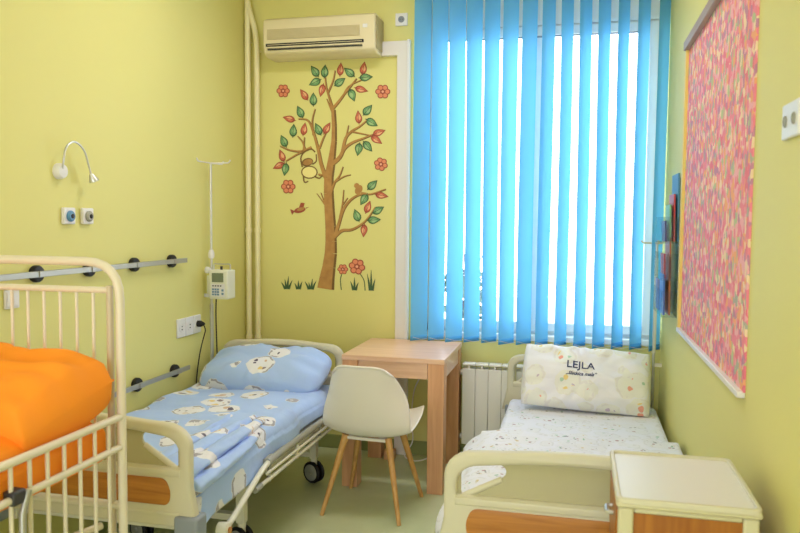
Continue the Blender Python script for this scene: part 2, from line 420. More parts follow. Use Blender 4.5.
# ------------------------------------------------------------------ vertical blind
bl = thing('vertical_blind', 'light blue vertical slat blind hanging across the whole window', 'blind', (1.9, -.12, .76))
obj('head_rail', BX(1.10, 2.62, -.15, -.09, 2.90, 2.95), 'white', bl, bevel=.004)
ang = math.radians(35.5); dx, dy = math.sin(ang)*.0635, math.cos(ang)*.0635
NS = 14
for i in range(NS):
    xc = 1.203+i*.1070; jit = rnd.uniform(-.05, .05)-.05*i/13
    if i < 7: jit += .11
    a = ang+jit; dx, dy = math.sin(a)*.0635, math.cos(a)*.0635
    zb = .765+rnd.uniform(-.004, .004)
    bm = B(); yo = -.115
    def sf(u, v, xc=xc, dx=dx, dy=dy, zb=zb):
        s = 2*u-1; bow = (1-s*s)*.006; sway = .004*math.sin(v*3+xc*9)
        return Vector((xc+dx*s-bow*dy/.0635+sway, yo+dy*s+bow*dx/.0635, zb+.03+(2.885-zb-.03)*v))
    grid(bm, 6, 12, sf)
    s = obj('slat', bm, 'slat', bl, smooth='all')
    bm = B()
    def hf(u, v, xc=xc, dx=dx, dy=dy, zb=zb, sf=sf):
        p = sf(u, 0); return Vector((p.x, p.y-.0008, zb+.03*v))
    grid(bm, 6, 1, hf); obj('hem_weight', bm, 'slat_hem', s, smooth='all', solid=.003)
    obj('carrier', BX(xc-.008, xc+.008, -.125, -.105, 2.885, 2.902), 'white', s)
for sgn in (-1, 1):
    bm = B()
    for i in range(NS-1):
        p = Vector((1.203+i*.1070+sgn*math.sin(ang)*.055, -.115+sgn*math.cos(ang)*.055, .785)); q = p+Vector((.1070, 0, 0)); m_ = (p+q)/2-Vector((0, 0, .012))
        tube(bm, [p, m_, q], .0012, 5)
    obj('bottom_chain', bm, 'white', bl)

# ------------------------------------------------------------------ radiator
rd = thing('radiator', 'white sectional radiator on the wall below the window', 'radiator', (1.9, -.08, .12))
x = 1.475
for k in range(11):
    bm = B(); box(bm, x+.001, x+.079, -.125, -.110, .13, .60); box(bm, x+.030, x+.050, -.110, -.05, .15, .60)
    box(bm, x+.003, x+.077, -.06, -.045, .13, .60); box(bm, x+.002, x+.078, -.120, -.045, .618, .63); box(bm, x+.034, x+.046, -.12, -.05, .60, .616)
    obj('radiator_section', bm, 'radiator', rd, bevel=.003); x += .08
bm = B(); cyl(bm, (1.46, -.085, .57), (1, 0, 0), .017, .89); cyl(bm, (1.46, -.085, .17), (1, 0, 0), .017, .89)
obj('header_pipe', bm, 'radiator', rd, smooth=True)
bm = B()
for xx in (1.6, 2.2): obj('wall_bracket', BX(xx-.01, xx+.01, -.085, 0, .54, .56), 'radiator', rd)

# ------------------------------------------------------------------ heating pipes in the corner
for i, (px, topx) in enumerate(((.036, -.04), (.100, .03))):
    nm = ['pale heating pipe closest to the corner, left one of the upright pair', 'pale heating pipe nearer the air conditioner, right one of the upright pair'][i]
    p = thing('heating_pipe', nm, 'pipe', (px, -.06, 0), 'heating pipes in the corner')
    obj('pipe_run', T([(px, -.06, 0), (px-.006, -.06, 2.70), (px-.075 if i else px-.006-.0, -.06-(.0), 2.90), (px-.075 if i else px-.006, -.06, H)], .0175 if i else .0185, .12), 'pipe', p, smooth=True)
    for z in (1.43, .72): obj('coupling', cyl(B(), (px-.003, -.06, z-.014), (0, 0, 1), .0225, .028), 'pipe', p, smooth=True)
    if not i: obj('wall_clamp', T([(px-.005, -.06, 2.66), (px-.005, -.0, 2.66)], .006), 'pipe', p, smooth=True)
    else: obj('wall_clamp', T([(px-.005, -.06, 2.60), (px-.005, -.0, 2.60)], .006), 'pipe', p, smooth=True)

# ------------------------------------------------------------------ air conditioner
ac = thing('air_conditioner', 'long ivory wall air conditioner above the painted tree', 'air conditioner', (.59, -.1, 2.52))
ax0, ax1 = .198, .925
bm = B(); prof = [(0, 2.762), (-.16, 2.762), (-.19, 2.748), (-.20, 2.69), (-.195, 2.60), (-.180, 2.545), (-.14, 2.525), (0, 2.525)]
L_ = [bm.verts.new((ax0, y, z)) for y, z in prof]; R_ = [bm.verts.new((ax1, y, z)) for y, z in prof]
for k in range(len(prof)): bm.faces.new((L_[k], L_[(k+1) % 8], R_[(k+1) % 8], R_[k]))
bm.faces.new(L_[::-1]); bm.faces.new(R_); bmesh.ops.recalc_face_normals(bm, faces=bm.faces)
obj('housing', bm, 'ac', ac, bevel=.008)
bm = B()
for k in range(9): z = 2.626+k*.0066; box(bm, ax0+.03, ax1-.095, -.2025, -.192, z, z+.0026)
gr = obj('intake_grille', bm, 'ac', ac)
obj('filter_mesh', BX(ax0+.03, ax1-.095, -.2016, -.19, 2.624, 2.685), 'ac_grille', gr)
bm = B(); box(bm, ax0+.02, ax1-.07, -.1975, -.18, 2.583, 2.600)
obj('air_slot', bm, 'black', ac)
obj('louvre', BX(ax0+.03, ax1-.08, -.200, -.175, 2.571, 2.580), 'ac', ac, bevel=.002)
obj('louvre', BX(ax0+.03, ax1-.08, -.1985, -.175, 2.589, 2.592), 'ac', ac)
obj('air_slot', BX(ax0+.03, ax1-.08, -.1945, -.175, 2.561, 2.568), 'dark', ac)
obj('side_cap', BX(ax1-.001, ax1+.006, -.17, -.005, 2.55, 2.745), 'ac_grille', ac, bevel=.004)
obj('indicator_panel', BX(ax1-.075, ax1-.045, -.2025, -.19, 2.668, 2.690), 'white', ac, bevel=.002)

# ------------------------------------------------------------------ white trunking and sockets
tr = thing('cable_trunking', 'white plastic trunking running from the air conditioner down beside the window', 'trunking', (1.06, -.02, .0))
obj('trunking_run', BX(1.025, 1.105, -.035, 0, .0, 2.618), 'trunking', tr, bevel=.003)
obj('trunking_branch', BX(.925, 1.105, -.0351, 0, 2.53, 2.6185), 'trunking', tr, bevel=.003)
obj('lit_edge_strip', BX(1.090, 1.108, -.040, 0, .0, 2.625), 'white', tr, bevel=.003)  # lit right edge of the trunking, built as a whiter strip

def outlet(name, label, cat, x, z, w, h, holes, axis='y', parent=None, group=None):
    """square plate with a round socket well: on the back wall (axis y) or the left/right wall"""
    if axis == 'y': f = lambda a, b, d: (x+a, -d, z+b); loc = (x, 0, z); n = (0, -1, 0)
    elif axis == 'l': f = lambda a, b, d: (d, x+a, z+b); loc = (0, x, z); n = (1, 0, 0)
    else: f = lambda a, b, d: (W-d, x+a, z+b); loc = (W, x, z); n = (-1, 0, 0)
    t = thing(name, label, cat, loc, group)
    p, q = Vector(f(-w/2, -h/2, 0)), Vector(f(w/2, h/2, .011))
    bm = BX(min(p.x, q.x), max(p.x, q.x), min(p.y, q.y), max(p.y, q.y), min(p.z, q.z), max(p.z, q.z))
    obj('cover_plate', bm, 'white', t, bevel=.004)
    for a, b, r, mm, inn in holes:
        c = Vector(f(a, b, .0105)); nn = Vector(n)
        o = obj('socket_well', lathe(B(), [(r, 0), (r, .003), (r*.85, .004), (r*.8, .0015)], c, nn), mm, t, smooth=True)
        if inn:
            bm = B()
            for s in (-1, 1):
                cc = Vector(f(a+s*r*.33*(1 if inn == 'h' else 0), b+s*r*.33*(1 if inn == 'v' else 0), .0105)); cyl(bm, cc, nn, r*.13, .005, 8)
            obj('pin_hole', bm, 'dark', o)
    return t
outlet('wall_socket', 'small white square socket high beside the air conditioner', 'socket', 1.045, 2.755, .078, .078, [(0, 0, .02, 'grey_plastic', 'h')])
for k in range(3):
    outlet('wall_socket', ['white socket nearest the camera in the row of three low on the left wall', 'middle white socket in the row of three low on the left wall', 'white socket with a black plug in it, on the left wall by the bed head'][k], 'socket',
           -.885+k*.088, .893, .084, .105, [(0, .0, .026, 'white', 'v')], 'l', group='sockets low on the left wall')
sw = thing('light_switch', 'white double switch on the left wall seen through the cot bars', 'switch', (0, -2.15, 1.18))
obj('cover_plate', BX(0, .011, -2.19, -2.115, 1.145, 1.22), 'white', sw, bevel=.004)
for k in range(2): obj('rocker', BX(.010, .016, -2.183+k*.032, -2.154+k*.032, 1.155, 1.21), 'white', sw, bevel=.002)
for k, (yy, mm) in enumerate(((-1.815, 'gasblue'), (-1.69, 'mid_grey'))):
    g = thing('gas_outlet', ['white square gas outlet with a blue ring under the reading lamp', 'white square gas outlet with a grey ring and black centre'][k], 'outlet', (0, yy, 1.51))
    obj('cover_plate', BX(0, .018, yy-.037, yy+.037, 1.473, 1.545), 'white', g, bevel=.005)
    obj('coupling_ring', lathe(B(), [(.024, 0), (.024, .008), (.018, .014), (.010, .014)], (.017, yy, 1.508), (1, 0, 0)), mm, g, smooth=True)
    obj('valve_centre', lathe(B(), [(.010, 0), (.010, .004), (.006, .006)], (.029, yy, 1.508), (1, 0, 0)), 'dark' if not k else 'black', g, smooth=True)
outlet('wall_switch', 'white switch plate on the right wall at the picture edge', 'switch', -2.690, 1.742, .14, .084, [(-.036, 0, .014, 'mid_grey', None), (.036, 0, .014, 'mid_grey', None)], 'r')

# black plug and leads
pl = thing('power_lead', 'black plug and lead hanging from the left wall socket', 'cable', (.02, -.70, .89))
obj('plug', lathe(B(), [(.018, 0), (.019, .02), (.012, .035), (.006, .045)], (.012, -.709, .895), (1, 0, 0)), 'black', pl, smooth=True)
obj('lead', T([(.05, -.709, .892), (.062, -.706, .86), (.03, -.71, .75), (.015, -.73, .6), (.014, -.74, .45), (.014, -.72, .2)], .0035, .06, 8), 'black', pl, smooth=True)

# ------------------------------------------------------------------ reading lamp
rl = thing('reading_lamp', 'small white wall lamp with a bent chrome gooseneck', 'lamp', (0, -1.86, 1.70))
obj('wall_plate', lathe(B(), [(.034, 0), (.034, .015), (.028, .028), (.012, .034)], (0, -1.865, 1.697), (1, 0, 0)), 'white', rl, smooth=True)
obj('gooseneck', T([(.028, -1.872, 1.70), (.040, -1.880, 1.74), (.045, -1.872, 1.80), (.048, -1.82, 1.832), (.05, -1.755, 1.80), (.052, -1.715, 1.69)], .0045, .045, 10), 'steel', rl, smooth=True)
obj('lamp_head', lathe(B(), [(.008, 0), (.012, .008), (.022, .034), (.020, .036), (.010, .02)], (.052, -1.716, 1.695), (.15, .5, -1)), 'steel', rl, smooth=True)

# ------------------------------------------------------------------ equipment rails on the left wall
def rail(z, y0, y1, label, ds):
    t = thing('equipment_rail', label, 'rail', (0, (y0+y1)/2, z), 'equipment rails')
    obj('rail_bar', BX(.032, .042, y0, y1, z-.0125, z+.0125), 'aluminium', t, bevel=.002)
    for d in ds:
        obj('standoff', lathe(B(), [(.033, 0), (.035, .004), (.035, .020), (.031, .026), (.014, .028), (.014, .034)], (0, d, z), (1, 0, 0)), 'black', t, smooth=True)
        obj('fixing_cap', BX(.0415, .046, d-.022, d+.022, z-.013, z+.013), 'aluminium', t, bevel=.003)
rail(1.272, -3.3, -.87, 'long upper aluminium rail with black standoffs on the left wall', (-3.05, -2.70, -2.37, -2.02, -1.685, -1.335, -.985))
rail(.668, -2.22, -.85, 'lower aluminium rail with black standoffs beside the blue bed', (-2.05, -1.69, -1.325, -.965))

# ------------------------------------------------------------------ drip stand + pump by the left wall
iv = thing('drip_stand', 'thin steel drip stand with crossed hooks in the left corner', 'drip stand', (.045, -.60, .0))
obj('pole', T([(.045, -.60, .05), (.045, -.60, 1.0)], .0115), 'steel', iv, smooth=True)
obj('upper_pole', T([(.045, -.60, 1.0), (.045, -.60, 1.83)], .0075), 'steel', iv, smooth=True)
obj('height_clamp', lathe(B(), [(.014, 0), (.018, .01), (.018, .03), (.012, .05)], (.045, -.60, 1.27)), 'white', iv, smooth=True)
obj('clamp_knob', lathe(B(), [(.008, 0), (.018, .02), (.02, .035), (.012, .04)], (.045, -.605, 1.20), (-.3, -1, .1)), 'white', iv, smooth=True)
for s in (-1, 1):
    obj('hook_arm', T([(.045, -.60, 1.828), (.045+s*.0 + (.115 if s > 0 else 0), -.60 + (0 if s > 0 else -.15), 1.828), (.045+(.125 if s > 0 else 0), -.60+(0 if s > 0 else -.165), 1.845)], .004, .02, 8), 'white', iv, smooth=True)
obj('hook_arm', T([(.045, -.60, 1.828), (.07, -.50, 1.828), (.07, -.49, 1.845)], .004, .02, 8), 'white', iv, smooth=True)
bm = B()
for z in (.35, 1.05): obj('wall_bracket', BX(.001, .045, -.606, -.594, z-.01, z+.01), 'white', iv)
pm = thing('infusion_pump', 'pale infusion pump with small screen and keypad clamped to the drip stand', 'pump', (.12, -.60, 1.04))
obj('pump_body', BX(.058, .18, -.66, -.56, 1.035, 1.205), 'pump', pm, bevel=.008)
obj('screen', BX(.080, .152, -.664, -.659, 1.135, 1.188), 'screen', pm, bevel=.001)
kb = obj('keypad', BX(.076, .160, -.662, -.659, 1.05, 1.125), 'white', pm)
for r_ in range(3):
    for c_ in range(3): obj('key', BX(.082+c_*.016, .093+c_*.016, -.666, -.660, 1.058+r_*.015, 1.068+r_*.015), 'key', kb)
for c_ in range(4): obj('key', BX(.084+c_*.016, .092+c_*.016, -.666, -.660, 1.110, 1.117), 'dark', kb)
for r_ in range(2): obj('key', BX(.142, .154, -.666, -.660, 1.062+r_*.02, 1.074+r_*.02), 'key', kb)
obj('carry_handle', T([(.066, -.61, 1.20), (.066, -.61, 1.238), (.172, -.61, 1.238), (.172, -.61, 1.20)], .0045, .01, 8), 'steel', pm, smooth=True)
obj('status_light', cyl(B(), (.115, -.61, 1.205), (0, 0, 1), .007, .02), 'dark', pm, smooth=True)
obj('clamp', BX(.030, .064, -.63, -.575, 1.06, 1.17), 'pump', pm, bevel=.004)
obj('lead', T([(.085, -.62, 1.036), (.082, -.62, .95), (.075, -.60, .80), (.07, -.58, .62), (.065, -.56, .3)], .004, .08, 8), 'black', pm, smooth=True)

# ------------------------------------------------------------------ painted tree
def mp(px, py):
    """mural drawing units -> wall metres (x, z)"""
    u = (px-285)/112.; v = (288-py)/226.
    x = (.264*(1-v)+.252*v)*(1-u)+(1.029*(1-v)+1.017*v)*u
    z = (1.049*(1-v)+2.527*v)*(1-u)+(1.058*(1-v)+2.496*v)*u
    return x, z
mu = thing('tree_mural', 'painted tree with green and red leaves on the yellow wall', 'mural', (.6, 0, 1.05))
PC = [0]
def poly(bm, pts, y, mi=0):
    vs = []; PC[0] += 1; y -= (PC[0] % 60)*.000004
    for a in pts:
        x, z = mp(*a); vs.append(bm.verts.new((x, y, z)))
    f = bm.faces.new(vs); f.material_index = mi; f.normal_update()
    if f.normal.y > 0: f.normal_flip()
def stroke(bm, pts, w0, w1, y, mi=0, sm=4):
    P = [Vector(p) for p in pts]
    Q = []
    for i in range(len(P)-1):
        a = P[max(i-1, 0)]; b = P[i]; c = P[i+1]; d = P[min(i+2, len(P)-1)]
        for k in range(sm):
            t = k/sm; Q.append(.5*((2*b)+(c-a)*t+(2*a-5*b+4*c-d)*t*t+(3*b-a-3*c+d)*t**3))
    Q.append(P[-1]); L = []; R = []; n = len(Q)
    for i, q in enumerate(Q):
        d = (Q[min(i+1, n-1)]-Q[max(i-1, 0)]).normalized(); nn = Vector((-d.y, d.x)); w = (w0+(w1-w0)*i/(n-1))/2
        if hasattr(w0, '__len__'): pass
        L.append(q+nn*w); R.append(q-nn*w)
    for i in range(n-1): poly(bm, [L[i], L[i+1], R[i+1], R[i]], y, mi)
def vstroke(bm, pts, ws, y, mi=0):
    for i in range(len(pts)-1): stroke(bm, [pts[i], pts[i+1]], ws[i], ws[i+1], y, mi, 1)
tk = [(325.5, 288), (327, 277), (329, 266), (331, 252), (331.3, 240), (331, 225), (330, 208), (329.3, 192), (329.5, 176), (331.5, 165), (333, 155), (335, 140), (335.3, 125), (334.5, 109)]
tw = [16, 14, 12, 11, 10, 9.3, 8.8, 8.5, 8, 7, 5.5, 4, 3.4, 3]
bm = B(); vstroke(bm, [(a+1.2, b) for a, b in tk], [w+1.2 for w in tw], -.0014, 1)
vstroke(bm, tk, [w*.92 for w in tw], -.0018, 0)
BR = [([(335, 110), (331.5, 98), (328.5, 88), (327, 76)], 2.6, 1), ([(335, 107), (341, 100), (347, 92), (352, 86), (358, 78)], 2.6, 1), ([(334.5, 112), (331, 104), (328.5, 98)], 2, .6),
      ([(330, 92), (335, 80), (337, 70)], 1.6, .8), ([(344, 97), (350, 86), (364, 79)], 1.2, .7),
      ([(333, 163), (341, 156), (346, 147), (354, 141), (364, 137), (374, 133)], 4, 1.2), ([(344, 150), (347, 137), (353, 130), (361, 125), (368, 119)], 3, 1),
      ([(348, 134), (350, 124)], 1.4, .5), ([(352, 130), (362, 132), (372, 134)], 1.6, .8),
      ([(327, 176), (322.5, 162), (319.5, 147), (314, 128), (309, 119), (300, 118)], 4, 1), ([(315, 134), (314, 120), (317, 108)], 1.8, .8), ([(321, 147), (325, 137), (328, 131)], 1.8, .8),
      ([(307, 150), (304, 141), (299, 135)], 1.8, .8), ([(281, 145), (291, 149), (303, 150), (313, 146)], 1, 2.6), ([(287, 160), (297, 154), (305, 150)], .8, 2), ([(305, 149), (306, 136)], 1.4, .8),
      ([(331, 175), (325, 174), (320, 173)], 2.5, 2), ([(336, 235), (340, 222), (345, 207), (353, 197), (363, 192), (372, 192), (386, 187)], 3.2, 1), ([(341, 216), (343.5, 203), (345, 188)], 1.6, .5), ([(344, 203), (349, 196)], 1.1, .5),
      ([(335, 236), (343, 229), (352, 228), (360, 224), (368, 217), (376, 205)], 3.2, 1), ([(332, 192), (336, 181), (341, 174), (344.5, 165)], 2.4, .6), ([(337, 180), (345, 175), (352, 173)], 1.4, .5),
      ([(329, 212), (326, 202), (322, 191)], 2, .5), ([(326, 203), (318, 192)], .9, .4)]
for q, (p, a, b) in enumerate(BR):
    PC[0] = 0
    stroke(bm, [(x+.5, y+.4) for x, y in p], a+.5, b+.5, -.0014-q*.00001, 1); stroke(bm, p, a, b*.8, -.0021-q*.00002, 0)
obj('painted_trunk_and_branches', bm, ['bark', 'bark_dark'], mu)

def leaf(bm, cx, cy, ang, L=11, Wd=6.5, mi=(0, 1)):
    a = math.radians(ang); d = Vector((math.cos(a), -math.sin(a))); n = Vector((-d.y, d.x)); c = Vector((cx, cy))
    def out(sc, sh=0):
        P = []
        for k in range(9):
            t = k/8; w = math.sin(PI*t**.72)**1.05*Wd/2*sc; P.append(c+d*(-L/2+L*t)*sc+n*w)
        for k in range(7, 0, -1):
            t = k/8; w = math.sin(PI*t**.72)**1.05*Wd/2*sc; P.append(c+d*(-L/2+L*t)*sc-n*w)
        return P
    poly(bm, out(1.12), -.0022, mi[1]); poly(bm, out(.86), -.0026, mi[0])
    poly(bm, [c+(p-c)*.62+n*Wd*.10 for p in out(.8)], -.0028, 2)
    stroke(bm, [c-d*L*.62, c+d*L*.35], .7, .4, -.0030, mi[1], 1)
GL = [(317, 71, 125), (327, 71, 85), (317, 82, 205), (315.5, 98.5, 90), (302, 111, 115), (295, 129.5, 85), (320, 128, 115), (285, 140, 115), (286.5, 168.5, 260),
      (351, 72, 140), (342, 81.5, 35), (367.5, 77, 5), (354, 94.6, 290), (369, 109, 50), (373, 121.5, 330), (360, 148, 260), (369, 145, 310), (373.5, 183, 45), (365, 197.7, 240), (358, 213.5, 110), (379, 208, 30), (375, 218, 5)]
RL = [(324, 90, 255), (306, 94, 125), (290.6, 118, 165), (306, 128, 80), (329, 127, 60), (283, 154.6, 110), (279.6, 165, 205), (342.5, 69, 85), (365, 68, 80), (363, 89, 345), (360, 116, 95), (380, 131, 20), (377.5, 138.5, 325), (382.5, 193.5, 350), (369, 205, 70), (365, 229, 265)]
bm = B()
for x, y, a in GL: leaf(bm, x, y, a, 12, 7)
obj('painted_green_leaves', bm, ['leaf_g', 'leaf_o', 'leaf_gl'], mu)
bm = B()
for x, y, a in RL: leaf(bm, x, y, a, 12, 6.2)
obj('painted_red_leaves', bm, ['leaf_r', 'leaf_ro', 'leaf_rl'], mu)
def circ(bm, cx, cy, r, y, mi, n=14): poly(bm, [(cx+r*math.cos(2*PI*k/n), cy+r*math.sin(2*PI*k/n)) for k in range(n)], y, mi)
def flower(cx, cy, r, rot=0):
    bm = B()
    for k in range(6):
        a = rot+k*PI/3; circ(bm, cx+math.cos(a)*r*.62, cy+math.sin(a)*r*.62, r*.42, -.0022, 1)
    for k in range(6):
        a = rot+k*PI/3; circ(bm, cx+math.cos(a)*r*.62, cy+math.sin(a)*r*.62, r*.29, -.0026, 0)
    circ(bm, cx, cy, r*.34, -.0029, 1); circ(bm, cx, cy, r*.17, -.0032, 2)
    obj('painted_flower', bm, ['flower', 'leaf_ro', 'flower_in'], mu)
for a in ((285, 90.5, 6.6), (289.4, 185.6, 7.2), (383.5, 91, 7), (381.6, 162.5, 6.6, .3), (344, 268, 5.2), (358, 265, 8, .2)): flower(*a)
for st in ([(343, 273), (341.5, 279), (342.5, 289)], [(361, 272), (365, 279), (366, 289)]):
    bm = B(); stroke(bm, st, .9, .9, -.0022); obj('painted_stem', bm, 'leaf_o', mu)
for bx, hs in ((287, (7, 10, 13, 9)), (299, (6, 9, 8)), (311.5, (8, 7, 11, 9)), (355.5, (9, 13, 8)), (372, (17, 21, 12))):
    bm = B()
    for k, h in enumerate(hs):
        o = (k-(len(hs)-1)/2)*2.6; vstroke(bm, [(bx+o*.5, 289), (bx+o*.9, 289-h*.5), (bx+o*1.5, 289-h)], [2.2, 1.8, .3], -.0022)
    obj('painted_grass_tuft', bm, 'leaf_o', mu)
bm = B()                                     # plain little creature hanging in the branches
def elp(cx, cy, rx, ry, rot, y, mi, n=20):
    c, s = math.cos(rot), math.sin(rot)
    poly(bm, [(cx+rx*math.cos(t)*c-ry*math.sin(t)*s, cy+rx*math.cos(t)*s+ry*math.sin(t)*c) for t in [2*PI*k/n for k in range(n)]], y, mi)
elp(311, 171, 8.4, 6.6, 0, -.0022, 1); elp(311, 171, 7.2, 5.4, 0, -.0026, 0); elp(309, 161, 6, 4, -.3, -.0028, 1); elp(309.5, 161, 4.8, 3, -.3, -.0031, 2)
stroke(bm, [(304, 166), (302.5, 157), (306, 151), (313, 148), (317, 151)], 1.6, 1.4, -.0034, 1); stroke(bm, [(305, 175), (306, 181), (310, 180)], 1.6, 1.2, -.0034, 1); stroke(bm, [(316, 175), (321, 177), (324, 174)], 1.6, 1.2, -.0034, 1)
stroke(bm, [(314, 163), (318, 160), (318, 153)], 1.4, 1.2, -.0034, 1)
obj('painted_creature', bm, ['cream_paint', 'bark_dark', 'bark'], mu)
bm = B(); elp(301, 209, 6, 2.8, -.25, -.0022, 0); elp(302, 208, 4.2, 1.6, -.25, -.0026, 1); poly(bm, [(296, 210), (291, 208), (293, 214)], -.0022, 0); poly(bm, [(300, 207), (302, 201.5), (306, 202), (305, 206)], -.0024, 0)
stroke(bm, [(307, 207), (310, 206)], 1, .3, -.0022, 0, 1)
obj('painted_bird', bm, ['leaf_ro', 'bark'], mu)
bm = B(); elp(360, 188, 3.4, 5, .5, -.0022, 0); elp(358, 184, 2.6, 2.6, 0, -.0024, 0); poly(bm, [(362, 190), (368, 191), (363, 193)], -.0022, 0)
obj('painted_bird', bm, 'bark', mu)

# ------------------------------------------------------------------ desk
dk = thing('desk', 'square beech wood table with thick legs under the window', 'table', (1.168, -.34, 0))
dx0, dx1, dy0, dy1 = .876, 1.460, -.672, -.045
obj('table_top', BX(dx0, dx1, dy0, dy1, .722, .75), 'desk_top', dk, bevel=.002)
lg = .095
for a, b in ((dx0, dy0), (dx1-lg, dy0), (dx0, dy1-lg), (dx1-lg, dy1-lg)):
    obj('leg', BX(a+.003, a+lg-.003, b+.003, b+lg-.003, 0, .722), 'desk', dk, bevel=.002)
bm = B(); box(bm, dx0+lg, dx1-lg, dy0+.008, dy0+.028, .635, .722); box(bm, dx0+lg, dx1-lg, dy1-.028, dy1-.008, .635, .722)
box(bm, dx0+.008, dx0+.028, dy0+lg, dy1-lg, .635, .722); box(bm, dx1-.028, dx1-.008, dy0+lg, dy1-lg, .635, .722)
obj('apron', bm, 'desk_top', dk, bevel=.001)
cb = obj('cable', T([(1.25, -.03, .66), (1.22, -.05, .55), (1.16, -.06, .45), (1.14, -.06, .25), (1.17, -.10, .1), (1.10, -.14, .03), (1.20, -.20, .012), (1.32, -.14, .05), (1.28, -.05, .1)], .004, .08, 8), 'white', smooth=True)
tag(cb, 'thin white cable hanging to the floor behind the table', 'cable')
ps = thing('power_strip', 'small brown power block on the floor under the table', 'power strip', (1.02, -.12, 0))
obj('strip_body', BX(.99, 1.055, -.16, -.10, 0, .06), 'desk', ps, bevel=.004)
obj('socket_well', lathe(B(), [(.018, 0), (.018, .002)], (1.022, -.13, .06)), 'dark', ps, smooth=True)

# ------------------------------------------------------------------ chair
CH = (1.130, -.905, 0)
ch = thing('shell_chair', 'ivory plastic shell chair with four splayed wooden legs at the table', 'chair', CH)
K = [(.235, .425, .170), (.232, .450, .195), (.20, .466, .222), (.10, .440, .238), (.0, .412, .238), (-.08, .402, .238), (-.140, .412, .238), (-.178, .455, .238), (-.195, .53, .232), (-.205, .61, .216), (-.213, .69, .190), (-.222, .755, .168), (-.226, .778, .158), (-.240, .783, .150)]
def kf(v):
    t = v*(len(K)-1); i = min(int(t), len(K)-2); f = t-i
    return [K[i][k]*(1-f)+K[i+1][k]*f for k in range(3)], t
def shell(u, v):
    (y, z, w), t = kf(v); s = 2*u-1; bk = min(max((t-5)/4, 0), 1); top = min(max((t-9)/3, 0), 1)
    e = abs(s)**2.6
    
    return Vector((s*w, y+e*(.02*(1-bk)*0+.105*bk*(1-.65*top)), z+e*(.045*(1-bk)+.0)*(1-max(0, 1-t/2))-top*abs(s)**6*.045))
bm = B(); grid(bm, 18, 26, lambda u, v: Vector(CH)+shell(u, v))
obj('seat_shell', bm, 'chair', ch, smooth='all', solid=.011, sub=1)
for sx in (-1, 1):
    for sy in (-1, 1):
        top = Vector(CH)+Vector((sx*.115, sy*.105, .40)); bot = Vector(CH)+Vector((sx*.207, sy*.205, 0))
        obj('leg', tube(B(), [bot, bot*.5+top*.5, top], .0105, 14, .0185), 'leg_wood', ch, smooth=True)
bm = B()
for a, b in (((-.125, -.112), (.125, .112)), ((.125, -.112), (-.125, .112))):
    tube(bm, [Vector(CH)+Vector((a[0], a[1], .385)), Vector(CH)+Vector((0, 0, .390)), Vector(CH)+Vector((b[0], b[1], .385))], .011, 8)
box(bm, CH[0]-.13, CH[0]+.13, CH[1]-.118, CH[1]-.106, .380, .396); box(bm, CH[0]-.13, CH[0]+.13, CH[1]+.104, CH[1]+.116, .380, .396)
cyl(bm, (CH[0], CH[1], .380), (0, 0, 1), .05, .035)
obj('leg_bracket', bm, 'chair', ch, bevel=.002)
ch.rotation_euler = (0, 0, math.radians(-4))

